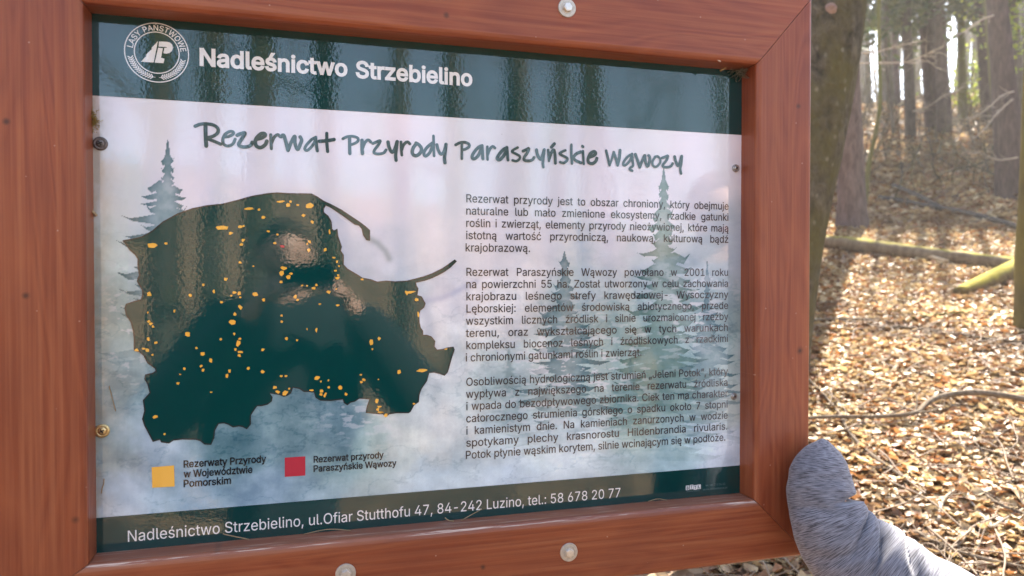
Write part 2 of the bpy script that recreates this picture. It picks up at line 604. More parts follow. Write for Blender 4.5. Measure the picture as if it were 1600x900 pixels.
def px_tree(name, label, cat, pix, dist, mat, total=14.0, kind='bare', group=None, flare=1.25, sides=16, twigs=(), rough=0.06, seed=1, limbs=7, lean=.75):
    """pix: [(x, y, half width in px)] from the foot upward, measured on the photo; the trunk is then grown on to its full height"""
    rng = np.random.default_rng(seed)
    pts, rad = [], []
    for (x, y, hw) in pix:
        p = at_dist(x, y, dist)
        c = (p - CAM) @ MR
        pts.append(p)
        rad.append(hw * -c[2] / FPX)
    pts = [np.array(p) for p in pts]
    g = ground_h(pts[0][0], pts[0][1])
    foot = pts[0].copy()
    # carry the lowest stretch down to the soil
    dlow = (pts[0] - pts[1]) / max(1e-6, pts[1][2] - pts[0][2])
    if foot[2] > g - .15:
        k = (foot[2] - (g - .25))
        pts.insert(0, foot + dlow * k)
        rad.insert(0, rad[0] * flare)
        g = ground_h(pts[0][0], pts[0][1])
    up = pts[-1] - pts[-2]
    up = up / np.linalg.norm(up)
    up = up * lean + np.array([0, 0, 1 - lean])
    up /= np.linalg.norm(up)
    h0 = pts[-1][2] - g
    rem = max(2.0, total - h0)
    r1 = rad[-1]
    for i in range(1, 7):
        up = up + rng.normal(0, .02, 3); up /= np.linalg.norm(up)
        pts.append(pts[-1] + up * rem / 6)
        rad.append(r1 * (1 - .82 * i / 6))
    Q = np.array(pts)
    al = np.concatenate([[0], np.cumsum(np.linalg.norm(np.diff(Q, axis=0), axis=1))])
    m_ = 60
    tt = np.linspace(0, al[-1], m_)
    P = np.stack([np.interp(tt, al, Q[:, k]) for k in range(3)], 1)
    Rr = np.interp(tt, al, rad)
    for _ in range(2):
        P[1:-1] = (P[:-2] + 2 * P[1:-1] + P[2:]) / 4
        Rr[1:-1] = (Rr[:-2] + 2 * Rr[1:-1] + Rr[2:]) / 4
    root = thing(name, label, cat, tuple(pts[0]), group)
    mb = MB()
    mb.tube(P, Rr, sides, rough=rough, seed=seed)
    mb.build('trunk', mat, root)
    if kind != 'none':
        cb = MB()
        for k in range(limbs):
            f = rng.uniform(.55, .97)
            i = int(f * (len(P) - 1))
            if P[i][2] < pts[-7][2] + .8:
                continue
            a = rng.uniform(0, 2 * math.pi)
            d = np.array([math.cos(a), math.sin(a), rng.uniform(.1, .7)])
            limb(cb, P[i], d / np.linalg.norm(d), rng.uniform(1.0, 2.4) * total / 14, max(.012, Rr[i] * .35), 2, rng)
        cb.build('crown', mat if kind == 'bare' else M_DARK, root)
    for tw in twigs:
        tb = MB()
        tp = np.array([at_dist(x, y, dist + dd) for (x, y, dd) in tw])
        tp = catmull(tp, 6)
        r0 = 1.0 * dist / FPX
        tb.tube(tp, np.linspace(r0 * 1.2, r0 * .5, len(tp)), 6)
        L = np.linalg.norm(tp[-1] - tp[0])
        for k in range(16):
            i = rng.integers(2, len(tp))
            d = (tp[-1] - tp[0]) / L + rng.normal(0, .55, 3)
            d /= np.linalg.norm(d)
            limb(tb, tp[i], d, L * rng.uniform(.12, .3), r0 * .45, 1 if k < 6 else 0, rng, 4)
        tb.build('branch', M_TWIG, root)
    return root, P, Rr


def needle_crown(root, P, z0, z1, rad, n, rng, mat=None):
    z = rng.uniform(z0, z1, n)
    zz = P[:, 2]
    cx = np.interp(z, zz, P[:, 0]); cy = np.interp(z, zz, P[:, 1])
    clump = rng.integers(0, 26, n)
    ca = rng.uniform(0, 2 * math.pi, 26); cr = rng.uniform(.15, 1, 26) * rad; cz = rng.uniform(z0, z1, 26)
    f = .55
    a = np.where(rng.random(n) < f, ca[clump], rng.uniform(0, 2 * math.pi, n))
    r = np.where(rng.random(n) < f, cr[clump], rad * np.sqrt(rng.random(n)))
    z = np.where(rng.random(n) < f, cz[clump], z)
    x = cx + r * np.cos(a) + rng.normal(0, .28, n)
    y = cy + r * np.sin(a) + rng.normal(0, .28, n)
    z = z - r * .15 + rng.normal(0, .2, n)
    leaf_cloud(np.stack([x, y, z], -1), rng.uniform(.1, .26, n), rng.uniform(0, 1.3, n), 'foliage', mat or M_NEEDLE, rng, root, 1.0)


def crown_z(d, st):
    p = CAM[:2] + UD * st
    return float(ground_h(*p)) + (d - st) * math.tan(SUN_EL)


px_tree('beech_tree', 'thick mossy grey green trunk leaning right, close behind the right rail of the board', 'tree',
        [(1190, 760, 62), (1196, 600, 60), (1209, 450, 61), (1232, 300, 66), (1262, 150, 68), (1276, 50, 69), (1283, -40, 69)], 4.3, M_BEECHMOSS, 15, flare=1.15, sides=28, rough=.05, seed=3, lean=.1)
beech_ = bpy.data.objects['beech_tree']
sc_ = MB()
pc_ = at_dist(1297, 15, 4.3)
tocam = (CAM - pc_) / np.linalg.norm(CAM - pc_)
hw_ = 69 * -((pc_ - CAM) @ MR)[2] / FPX
cs_ = pc_ + tocam * hw_ * .985
sc_.tube([cs_ - tocam * .02, cs_ + tocam * .004, cs_ + tocam * .012], [.036, .032, .018], 14, rough=.12)
sc_.build('branch_scar', M_PALEWOOD, beech_)
px_tree('pine_tree', 'straight purplish brown trunk on the leaves just right of the mossy leaning trunk', 'tree',
        [(1331, 362, 24), (1331, 345, 21.5), (1331, 280, 19.5), (1327, 200, 18), (1325, 120, 17), (1322, 30, 16)], 10.8, M_PINE, 15, 'bare', seed=5, sides=20, limbs=2,
        twigs=[[(1336, 83, 0), (1365, 82, -.3), (1395, 74, -.5), (1424, 67, -.6)], [(1336, 99, 0), (1375, 98, -.4), (1415, 97, -.6), (1440, 88, -.8), (1458, 80, -.9)]])
px_tree('beech_tree', 'dark mossy trunk cut by the right edge of the photo, its left side rimmed yellow', 'tree',
        [(1650, 560, 57), (1647, 520, 52), (1647, 470, 54), (1651, 400, 54), (1656, 320, 55), (1662, 200, 55), (1668, 60, 54)], 5.9, M_MOSS, 13, seed=8, sides=26, flare=1.3)
G = 'trees up the slope'
px_tree('sapling', 'thin curved mossy sapling standing right behind the purplish trunk', 'sapling',
        [(1353, 300, 3.6), (1358, 250, 3.4), (1368, 210, 3.2), (1376, 165, 3), (1374, 90, 2.8), (1373, -10, 2.6)], 12.5, M_OLIVE, 7, seed=12, sides=8, limbs=4)
px_tree('sapling', 'thin forked sapling left of the dark slim trunk, its foot bending right', 'sapling',
        [(1396, 215, 3), (1393, 170, 2.8), (1386, 120, 2.6), (1384, 60, 2.3), (1385, -10, 2.2)], 19, M_GREY, 8, seed=13, sides=8, limbs=4,
        twigs=[[(1386, 110, 0), (1376, 108, .2), (1368, 112, .3), (1358, 118, .3)]])
big = []
big.append(px_tree('pine_tree', 'slim dark trunk against the sky, second thick one right of the purplish trunk', 'tree',
        [(1423, 225, 8.5), (1422, 170, 8), (1420, 120, 7.5), (1417, 60, 7), (1415, -10, 6.5)], 18.4, M_DARK, 9.5, 'pine', G, seed=14, limbs=1,
        twigs=[[(1420, 176, 0), (1450, 166, -.4), (1475, 150, -.6), (1505, 137, -.8)]]))
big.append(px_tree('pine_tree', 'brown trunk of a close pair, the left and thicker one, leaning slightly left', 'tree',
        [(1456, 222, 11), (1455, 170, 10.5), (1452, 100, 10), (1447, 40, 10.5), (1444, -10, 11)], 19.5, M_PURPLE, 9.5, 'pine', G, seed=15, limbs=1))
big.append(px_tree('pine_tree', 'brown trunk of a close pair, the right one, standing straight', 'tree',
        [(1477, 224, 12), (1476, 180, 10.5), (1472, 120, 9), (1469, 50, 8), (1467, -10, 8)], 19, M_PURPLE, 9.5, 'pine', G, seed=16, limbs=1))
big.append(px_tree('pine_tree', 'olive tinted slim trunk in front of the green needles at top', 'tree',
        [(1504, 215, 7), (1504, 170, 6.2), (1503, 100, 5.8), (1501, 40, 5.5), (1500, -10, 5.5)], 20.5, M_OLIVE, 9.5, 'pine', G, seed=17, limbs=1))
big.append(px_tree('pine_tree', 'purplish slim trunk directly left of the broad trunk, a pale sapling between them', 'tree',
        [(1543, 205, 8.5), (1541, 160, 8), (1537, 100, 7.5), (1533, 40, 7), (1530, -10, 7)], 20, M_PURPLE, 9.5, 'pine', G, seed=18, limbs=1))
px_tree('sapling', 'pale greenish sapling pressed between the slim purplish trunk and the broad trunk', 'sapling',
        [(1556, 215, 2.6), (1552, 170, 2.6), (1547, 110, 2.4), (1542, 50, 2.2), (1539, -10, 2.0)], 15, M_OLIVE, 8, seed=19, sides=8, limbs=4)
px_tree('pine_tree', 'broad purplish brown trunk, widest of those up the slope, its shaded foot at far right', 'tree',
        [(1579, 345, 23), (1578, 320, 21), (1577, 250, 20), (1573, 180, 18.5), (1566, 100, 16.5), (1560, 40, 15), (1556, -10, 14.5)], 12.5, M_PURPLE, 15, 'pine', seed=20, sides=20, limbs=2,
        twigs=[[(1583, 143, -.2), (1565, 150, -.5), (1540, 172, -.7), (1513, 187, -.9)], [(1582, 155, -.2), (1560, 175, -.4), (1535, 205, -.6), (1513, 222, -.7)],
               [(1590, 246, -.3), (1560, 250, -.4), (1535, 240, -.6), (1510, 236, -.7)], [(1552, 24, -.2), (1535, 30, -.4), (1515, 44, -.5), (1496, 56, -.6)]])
big.append(px_tree('pine_tree', 'grey trunk half hidden behind the right side of the broad trunk', 'tree',
        [(1596, 200, 9), (1594, 150, 8), (1588, 90, 7), (1584, 30, 6.5), (1581, -10, 6)], 19, M_GREY, 9.5, 'pine', G, seed=21, limbs=1))
px_tree('pine_tree', 'far pale grey trunk in the sky gap beside the purplish trunk', 'tree', [(1359, 218, 4.5), (1358, 150, 4), (1356, 80, 3.8), (1354, -10, 3.6)], 27, M_GREY, 14, 'pine', G, seed=22, limbs=1)
px_tree('pine_tree', 'far brown trunk between the forked sapling and the slim dark trunk', 'tree', [(1404, 212, 4.5), (1402, 150, 4), (1399, 80, 3.8), (1397, -10, 3.6)], 26, M_PINE, 14, 'pine', G, seed=23, limbs=1)
rng = np.random.default_rng(5)
for (root, P, Rr), d in zip(big, (18.4, 19.5, 19, 20.5, 20, 19)):
    needle_crown(root, P, crown_z(d, 14.6), crown_z(d, 11.6), 1.9, 1700, rng)

# twig lying low across the slope, a shrub with fresh leaves
def leafy_shrub(px, py, d, rad, n, label, seed):
    rng = np.random.default_rng(seed)
    c = at_dist(px, py, d)
    g = float(ground_h(c[0], c[1]))
    root = thing('shrub', label, 'shrub', (c[0], c[1], g))
    mb = MB()
    for k in range(6):
        e = c + rng.normal(0, rad * .5, 3)
        mb.tube(catmull([np.array([c[0], c[1], g - .05]), (np.array([c[0], c[1], g]) + e) / 2 + rng.normal(0, .1, 3), e], 4), np.linspace(.02, .006, 9), 5)
    mb.build('stem', M_GREY, root)
    p = c + rng.normal(0, rad * .5, (n, 3)) * np.array([1, 1, 1.1])
    p[:, 2] = np.maximum(p[:, 2], g + .1)
    leaf_cloud(p, rng.uniform(.05, .12, n), rng.uniform(0, 1.4, n), 'foliage', M_SPRING, rng, root)


leafy_shrub(1521, 132, 22, .95, 700, 'yellow green leafy shrub sunlit between the olive and purplish slim trunks', 31)
leafy_shrub(1600, 32, 17, .8, 500, 'yellow green leaves at the top right corner beside the broad trunk', 32)


def distant(name, label, n, az, dr, seed, fol=0, near=()):
    rng = np.random.default_rng(seed)
    mb = MB()
    FP = []
    x, y = polar(n, az[0], az[1], dr[0], dr[1], rng)
    for a_, d_ in near:
        x[int(d_ * 10) % n] = CAM[0] + d_ * math.sin(R(a_)); y[int(d_ * 10) % n] = CAM[1] + d_ * math.cos(R(a_))
    for i in range(n):
        g = float(ground_h(x[i], y[i]))
        H = rng.uniform(9, 17)
        r = rng.uniform(.07, .2)
        b = np.array([x[i], y[i], g - .2])
        t = b + np.array([rng.normal(0, .5), rng.normal(0, .5), H])
        pts = catmull([b, b * .65 + t * .35 + rng.normal(0, .12, 3), b * .3 + t * .7, t], 3)
        mb.tube(pts, np.linspace(r, r * .25, len(pts)), 7, cap=False)
        for k in range(6):
            f = rng.uniform(.25, .95)
            a = rng.uniform(0, 6.28)
            d = np.array([math.cos(a), math.sin(a), rng.uniform(0, .6)])
            limb(mb, b + (t - b) * f, d / np.linalg.norm(d), rng.uniform(.7, 1.9), r * .25, 1 if k < 4 else 0, rng, 4)
        if fol and rng.random() < fol:
            m = 260
            zz = rng.uniform(.45, 1, m)
            pp = b + (t - b) * zz[:, None] + rng.normal(0, 1, (m, 3)) * np.array([1.2, 1.2, .4]) * (1.25 - zz[:, None])
            FP.append(pp)
    o = mb.build(name, M_GREY)
    tag(o, label, 'woodland', kind='stuff')
    if FP:
        FP = np.concatenate(FP)
        f = leaf_cloud(FP, rng.uniform(.10, .26, len(FP)), rng.uniform(0, 1.3, len(FP)), 'foliage', M_OLIVELEAF, rng)
        f.parent = o
    return o


distant('distant_woods', 'far bare trunks massed beyond the crest, left of the close pair of trunks', 36, (37, 44.5), (23, 62), 41, 0)
distant('distant_woods', 'far trunks with pale olive needles beyond the crest, right of the close pair of trunks', 70, (44.5, 55), (22, 62), 43, .10)
distant('woodland', 'sunlit woods behind the viewer and around, seen mirrored in the glossy board', 230, (62, 396), (6.5, 48), 42, .3, ((192, 6.1), (188, 8.2), (184.5, 5.2), (176, 7.3), (169, 6.4), (163, 5.5), (159, 8.6), (151, 6.7), (148, 7.8)))


# brushwood on the upper slope: nobody could count it
ub = MB()
rt = np.random.default_rng(91)
x_, y_ = polar(420, 37, 54, 12.5, 27, rt)
for k_, (xx, yy) in enumerate(zip(x_, y_)):
    g_ = float(ground_h(xx, yy))
    if k_ % 3:
        L_ = rt.uniform(.25, 1.1)
        d_ = rt.normal(0, .35, 3); d_[2] = 1
    else:
        L_ = rt.uniform(.6, 2.2)
        d_ = rt.normal(0, 1, 3); d_[2] = abs(d_[2]) * .22
    limb(ub, (xx, yy, g_ + .02), d_ / np.linalg.norm(d_), L_, rt.uniform(.005, .022), 1, rt, 5)
tag(ub.build('brushwood', M_GREY), 'thin dead shoots and fallen sticks cluttering the shaded upper slope', 'brushwood', kind='stuff')

# ------------------------------------------------------------------ logs and branches on the ground
def ground_log(name, label, cat, pix, hw, mat, lift=0.5, parent=None, group=None, sides=14, rough=.08, seed=0, ends=True, forks=0):
    rng = np.random.default_rng(seed)
    pts, rad = [], []
    for k, (x, y) in enumerate(pix):
        h = hw[k] if not np.isscalar(hw) else hw
        p, d = hit(x, y + h * .7)
        c = -((p - CAM) @ MR)[2]
        r = h * c / FPX
        pts.append(p + np.array([0, 0, r * lift + (.03 if h < 6 else 0)])); rad.append(r)
    P = catmull(np.array(pts), 5)
    Rr = np.interp(np.linspace(0, 1, len(P)), np.linspace(0, 1, len(rad)), rad)
    o = thing(name, label, cat, tuple(P[0]), group)
    mb = MB()
    mb.tube(P, Rr, sides, rough=rough, seed=seed)
    mb.build('wood', mat, o)
    if forks:
        L = np.linalg.norm(P[-1] - P[0])
        for k in range(forks):
            fb = MB()
            i = rng.integers(2, len(P) - 1)
            d = (P[-1] - P[0]) / L + rng.normal(0, .6, 3); d[2] = abs(d[2]) * .5
            limb(fb, P[i], d / np.linalg.norm(d), L * rng.uniform(.1, .25), Rr[i] * .5, 1, rng, 5)
            fb.build('twig', mat, o)
    return o


def mossy_top(m, moss, lo=.25, hi=.75):
    t = m.node_tree
    b = t.nodes['Principled BSDF']
    g = t.nodes.new('ShaderNodeNewGeometry'); sx = t.nodes.new('ShaderNodeSeparateXYZ')
    t.links.new(g.outputs['Normal'], sx.inputs[0])
    nz = t.nodes.new('ShaderNodeTexNoise'); nz.inputs['Scale'].default_value = 7
    tc_ = t.nodes.new('ShaderNodeTexCoord'); t.links.new(tc_.outputs['Object'], nz.inputs['Vector'])
    ad = t.nodes.new('ShaderNodeMath'); ad.operation = 'MULTIPLY_ADD'
    t.links.new(nz.outputs[0], ad.inputs[0]); ad.inputs[1].default_value = .9; t.links.new(sx.outputs['Z'], ad.inputs[2])
    mr = t.nodes.new('ShaderNodeMapRange'); mr.inputs[1].default_value = lo + .45; mr.inputs[2].default_value = hi + .45
    t.links.new(ad.outputs[0], mr.inputs[0])
    mx = t.nodes.new('ShaderNodeMix'); mx.data_type = 'RGBA'
    t.links.new(mr.outputs[0], mx.inputs[0]); t.links.new(b.inputs['Base Color'].links[0].from_socket, mx.inputs[6]); mx.inputs[7].default_value = (*moss, 1)
    t.links.new(mx.outputs[2], b.inputs['Base Color'])
    return m


M_LOG = mossy_top(bark_mat('mossy_log_bark', (0.10, 0.07, 0.045), (0.22, 0.16, 0.10), None, 0, 1.0, 3.0, .7), (.24, .20, .03), .7, 1.0)
M_LOG2 = mossy_top(bark_mat('mossy_stub_bark', (0.07, 0.045, 0.02), (0.17, 0.12, 0.05), None, 0, 1.0, 3.0, .7), (.30, .25, .035), .3, .8)
M_BRANCH = bark_mat('dry_branch_bark', (0.10, 0.075, 0.05), (0.22, 0.17, 0.12), None, 0, 3, 2, .4)
M_ROT = bark_mat('pale_split_wood', (0.30, 0.20, 0.11), (0.55, 0.42, 0.27), None, 0, 2, 4, .4)
ground_log('fallen_log', 'long brown log lying across the leaves, mossy on top at its right end', 'log',
           [(1266, 378), (1300, 382), (1350, 388), (1400, 395), (1470, 403), (1540, 411), (1600, 418)], [10, 11, 12, 12, 11, 11, 11], M_LOG, .95, seed=51)
ground_log('fallen_log', 'short thick mossy log with its sawn brown end facing left, under the right edge trunk', 'log',
           [(1497, 459), (1530, 447), (1565, 432), (1620, 408)], [10, 13, 15, 17], M_LOG2, .8, seed=52)
ground_log('wood_slab', 'pale split slab of wood leaning by the long log', 'wood slab', [(1422, 402), (1450, 407), (1480, 415)], [3.5, 4, 3], M_ROT, 1.2, seed=53, sides=8)
ground_log('fallen_log', 'dark thin log in shade running down the slope between the purplish and broad trunks', 'log',
           [(1375, 312), (1430, 322), (1500, 335), (1560, 350), (1600, 362)], [4, 4, 4.5, 4.5, 4], M_DARK, .8, seed=54)
ground_log('fallen_log', 'short dark log in shade, steeper, just above the thin dark log', 'log', [(1393, 292), (1430, 308), (1470, 328)], [3.5, 4.5, 3.5], M_DARK, .8, seed=55)
ground_log('fallen_branch', 'bent grey branch arching over the leaves just above the grey sleeve', 'branch',
           [(1240, 670), (1300, 668), (1370, 668), (1428, 664), (1445, 652), (1470, 640), (1520, 635), (1570, 640), (1620, 650)], [2.5, 3, 3, 3.5, 4, 4.5, 5, 5, 5], M_BRANCH, 3.2, seed=56, sides=8, forks=3)
ground_log('fallen_branch', 'thin dark branch running diagonally down from the board edge, crossing the bent branch', 'branch',
           [(1262, 600), (1290, 630), (1310, 655), (1330, 690), (1365, 725), (1420, 765)], [2, 2.2, 2.5, 2.5, 3, 3], M_BRANCH, 1.2, seed=57, sides=8, forks=5)
ground_log('fallen_branch', 'long thin branch lying in full sun, its right end at the mossy edge trunk', 'branch',
           [(1372, 520), (1410, 519), (1470, 525), (1530, 535), (1600, 543)], [2.2, 2, 1.8, 1.8, 1.6], M_BRANCH, 1.2, seed=58, sides=8, forks=2)
ground_log('fallen_branch', 'short brown branch in the trunk shadow beside the board edge', 'branch', [(1264, 508), (1300, 506), (1340, 506), (1375, 507)], [1.6, 2, 2, 1.4], M_BRANCH, 1.2, seed=59, sides=8)
ground_log('mossy_stick', 'short yellow green mossy stick lying on sunlit leaves', 'stick', [(1425, 504), (1460, 500), (1505, 495)], [1.8, 2.2, 1.6], M_MOSS, 1.2, seed=60, sides=8)
ground_log('fallen_branch', 'crooked twig running down from a fork to the right photo edge', 'branch',
           [(1499, 752), (1508, 766), (1530, 780), (1560, 802), (1600, 818), (1640, 830)], [1.8, 2.4, 2.6, 2.8, 3, 3], M_BRANCH, 1.6, seed=61, sides=8, forks=4)
ground_log('fallen_branch', 'low dark branch at the bottom right, next to the grey sleeve', 'branch',
           [(1430, 845), (1475, 870), (1520, 885), (1570, 897), (1620, 906)], [2.5, 3, 3.2, 3, 3], M_BRANCH, 1.5, seed=62, sides=8, forks=5)
ground_log('fallen_branch', 'pale forked twig curving left below the fork of the crooked twig', 'branch',
           [(1500, 755), (1496, 775), (1480, 788), (1470, 805), (1467, 828)], [1.4, 1.8, 2, 2.4, 2.6], M_TWIG, 1.6, seed=63, sides=8, forks=3)
ground_log('fallen_branch', 'slim pale twig sloping between crooked twig and low dark branch', 'branch',
           [(1515, 795), (1530, 812), (1540, 825), (1546, 838), (1570, 825), (1600, 808)], [1.3, 1.6, 1.8, 1.8, 1.6, 1.4], M_TWIG, 1.6, seed=64, sides=8, forks=2)

# ------------------------------------------------------------------ hazy air, added for the veil of the lens
hb = bpy.data.meshes.new('haze')
bm = bmesh.new(); bmesh.ops.create_cube(bm, size=1)
for v in bm.verts:
    v.co = (v.co.x * 290, v.co.y * 290, -3.5 if v.co.z < 0 else 42)
bm.to_mesh(hb); bm.free()
hz = link(bpy.data.objects.new('haze', hb))
hm = bpy.data.materials.new('haze_veil'); hm.use_nodes = True
ht = hm.node_tree; ht.nodes.clear()
ho_ = ht.nodes.new('ShaderNodeOutputMaterial'); hv_ = ht.nodes.new('ShaderNodeVolumePrincipled')
hv_.inputs['Color'].default_value = (.95, .90, .82, 1); hv_.inputs['Density'].default_value = HAZE; hv_.inputs['Anisotropy'].default_value = .35
ht.links.new(hv_.outputs[0], ho_.inputs['Volume'])
hb.materials.append(hm)
tag(hz, 'pale haze between the trees, added for the veil of the lens', 'haze', kind='stuff')

# ------------------------------------------------------------------ the board
PH_ = 0.7294
ZB = ZT - PH_
TH = 0.045                      # how far the rails stand in front of the panel
RW = 0.109
board = thing('information_board', 'brown stained wooden information board with a glossy printed map panel of a nature reserve', 'information board', (0, 0, float(ground_h(0, 0.05))))

def knot(px, py, r):
    p = on_plane(px, py, -TH)
    return p[0], p[2] - float(board.location[2]), r


WN, WX = wood_mat('stained_wood_across', 'X', seed=0.37, knots=[knot(697, 24, .0035), knot(338, 862, .003), knot(755, 886, .004)])
# worn bare streaks along the sill of the lower rail
BOARDZ = float(board.location[2])
tc = WN.n('TexCoord'); sp = WN.n('SeparateXYZ'); WN.l(tc.outputs['Object'], sp.inputs[0])
dz = WN.n('Math', operation='SUBTRACT'); WN.l(sp.outputs['Z'], dz.inputs[0]); dz.inputs[1].default_value = ZB - .0022 - BOARDZ
ab = WN.n('Math', operation='ABSOLUTE'); WN.l(dz.outputs[0], ab.inputs[0])
near = WN.ramp(ab.outputs[0], [(.0008, 1.0), (.0042, 0.0)])
wm = WN.n('Mapping'); wm.inputs['Scale'].default_value = (9, 200, 300); WN.l(tc.outputs['Object'], wm.inputs[0])
worn = WN.ramp(WN.noise(wm.outputs[0], 1.0, 4, .65), [(.56, 0.0), (.63, 1.0)])
wk = WN.n('Math', operation='MULTIPLY'); WN.l(near, wk.inputs[0]); WN.l(worn, wk.inputs[1])
old = WN.b.inputs['Base Color'].links[0].from_socket
# paler towards the edge of the sill
sill_pale = WN.ramp(ab.outputs[0], [(.003, .30), (.010, 0.0)])
WN.l(WN.mix(wk.outputs[0], WN.mix(sill_pale, old, (.30, .17, .12)), (.62, .46, .36)), WN.b.inputs['Base Color'])
WN2, WZ = wood_mat('stained_wood_upright', 'Z', seed=1.9, knots=[knot(118, 812, .003), knot(1247, 166, .0035), knot(1250, 548, .005), knot(40, 462, .004), knot(10, 190, .004)])


def prism(name, quad, y0, y1, mat, bev, parent, seg=3):
    """quad: four (x, z) corners"""
    bm = bmesh.new()
    L = np.array(parent.location)
    f = [bm.verts.new((x - L[0], y0 - L[1], z - L[2])) for x, z in quad]
    b = [bm.verts.new((x - L[0], y1 - L[1], z - L[2])) for x, z in quad]
    n = len(quad)
    bm.faces.new(f); bm.faces.new(b[::-1])
    for i in range(n):
        bm.faces.new((f[i], b[i], b[(i + 1) % n], f[(i + 1) % n]))
    bmesh.ops.recalc_face_normals(bm, faces=bm.faces)
    # long edges round over, mitre edges stay nearly sharp
    fe = [e for e in bm.edges if all(abs(v.co.y - (y0 - L[1])) < 1e-6 for v in e.verts)]
    lens = sorted(fe, key=lambda e: -e.calc_length())
    bmesh.ops.bevel(bm, geom=lens[:2], offset=bev, segments=seg, affect='EDGES', profile=.5)
    # break the long faces up so that shading stays smooth
    me = bpy.data.meshes.new(name)
    bm.to_mesh(me); bm.free()
    o = link(bpy.data.objects.new(name, me), parent, mat)
    return o


G2 = 0.0006   # open mitre joint
i0, i1 = -0.5, 0.5
ox0, ox1 = i0 - RW - .05, i1 + RW
oz0, oz1 = ZB - RW + .004, ZT + RW + .014
def mitre(p, q, sgn):
    return p
prism('top_rail', [(i0 + G2, ZT), (i1 - G2, ZT), (ox1 - G2, oz1), (ox0 + G2, oz1)], -TH, .012, WX, .009, board)
prism('bottom_rail', [(i0 + G2, ZB), (ox0 + G2, oz0), (ox1 - G2, oz0), (i1 - G2, ZB)], -TH, .012, WX, .009, board)
prism('side_rail', [(i0, ZB + G2), (i0, ZT - G2), (ox0, oz1 - G2), (ox0, oz0 + G2)], -TH, .012, WZ, .008, board)
prism('side_rail', [(i1, ZB + G2), (ox1, oz0 + G2), (ox1, oz1 - G2), (i1, ZT - G2)], -TH, .012, WZ, .008, board)
for px in (-0.168, 0.168):
    g = float(ground_h(px, .06)) - .4
    prism('post', [(px - .045, g), (px + .045, g), (px + .045, ZT + .25), (px - .045, ZT + .25)], .016, .106, WZ, .004, board)

# backing sheet + printed face painted vertex by vertex
NX, NZ = 900, 660
X0, X1, Z0, Z1 = -0.507, 0.507, ZB - .006, ZT + .006
gx, gz = np.meshgrid(np.linspace(X0, X1, NX), np.linspace(Z0, Z1, NZ))
V3 = np.stack([gx, np.zeros_like(gx), gz], -1)
U, VV = project(V3)
U = U.ravel(); VV = VV.ravel()
Xp = gx.ravel(); Zp = gz.ravel()


def S(c):
    return np.array(c, float)


def blur(a, r):
    a = a.reshape(NZ, NX)
    for _ in range(2):
        for ax in (0, 1):
            p = np.pad(a, [(r + 1, r) if k == ax else (0, 0) for k in (0, 1)], mode='edge')
            cs = np.cumsum(p, axis=ax)
            a = (np.take(cs, range(2 * r + 1, cs.shape[ax]), ax) - np.take(cs, range(0, cs.shape[ax] - 2 * r - 1), ax)) / (2 * r + 1)
    return a.ravel()


C = np.zeros((NX * NZ, 3))
# watercolour ground: control colours (photo px, sRGB), blended by distance
ctrl = [(200, 190, (212, 207, 212)), (600, 200, (220, 213, 218)), (1100, 230, (220, 213, 218)), (170, 300, (190, 198, 202)), (300, 260, (212, 207, 216)),
        (560, 330, (212, 206, 210)), (700, 380, (214, 208, 212)), (1000, 320, (214, 206, 212)), (1130, 400, (170, 180, 188)), (165, 400, (172, 188, 192)),
        (165, 500, (138, 156, 162)), (190, 600, (128, 148, 160)), (165, 690, (142, 156, 166)), (230, 700, (164, 178, 198)), (300, 760, (150, 170, 192)),
        (200, 780, (178, 188, 206)), (360, 700, (104, 128, 142)), (450, 660, (112, 134, 148)), (520, 650, (100, 122, 140)), (420, 760, (150, 168, 190)),
        (560, 700, (150, 170, 176)), (620, 690, (204, 204, 206)), (700, 650, (206, 206, 212)), (680, 540, (206, 204, 212)), (640, 470, (184, 190, 202)), (700, 470, (212, 206, 216)),
        (660, 760, (176, 190, 206)), (800, 760, (186, 198, 216)), (760, 600, (150, 166, 176)), (800, 500, (206, 200, 206)), (830, 430, (208, 202, 206)),
        (900, 480, (150, 166, 172)), (980, 520, (140, 160, 166)), (1050, 560, (138, 164, 174)), (1100, 500, (142, 160, 168)), (900, 620, (160, 176, 182)), (1000, 640, (128, 156, 160)),
        (1120, 640, (172, 180, 184)), (900, 700, (196, 204, 216)), (1050, 700, (170, 192, 204)), (1120, 710, (200, 206, 224)), (800, 680, (176, 190, 202)), (540, 420, (176, 184, 194))]
wob = 45
Uw = U + (fbm(U / 60, VV / 60, 5, 1) - .5) * 2 * wob
Vw = VV + (fbm(U / 60 + 9, VV / 60 + 5, 5, 2) - .5) * 2 * wob
ws = np.zeros(len(U))
for x, y, c in ctrl:
    d2 = ((Uw - x) / 1.15) ** 2 + (Vw - y) ** 2
    wt = 1 / (d2 + 500) ** 1.7
    C += wt[:, None] * S(c)
    ws += wt
C /= ws[:, None]
# pigment bloom, granulation and drips
low = sstep(300, 560, VV + (U < 200) * 80)
f1 = fbm(U / 38 + 3, VV / 30 + 8, 6, 5) - .5
f2 = fbm(U / 90 + 31, VV / 55 + 18, 6, 6) - .5
C += (f1 * 60 + f2 * 52)[:, None] * (0.06 + .94 * low)[:, None] * S((1.05, 1.0, .92))
C += low[:, None] * S((0, 4, -3))
edge = np.abs(fbm(U / 70 + 5, VV / 38 + 2, 6, 9) - .5)
C -= (np.exp(-(edge / .012) ** 2) * 15 * low)[:, None] * S((1.2, 1, .9))
C += ((fbm(U / 4, VV / 40, 3, 12) - .5) * 7 * low)[:, None]
C += ((fbm(U / 2.2, VV / 2.2, 2, 13) - .5) * 8)[:, None] * (.25 + .75 * low)[:, None]
C += (fbm(U / 45, VV / 200, 3, 14) - .5)[:, None] * S((10, 2, 10)) * (1 - low)[:, None]


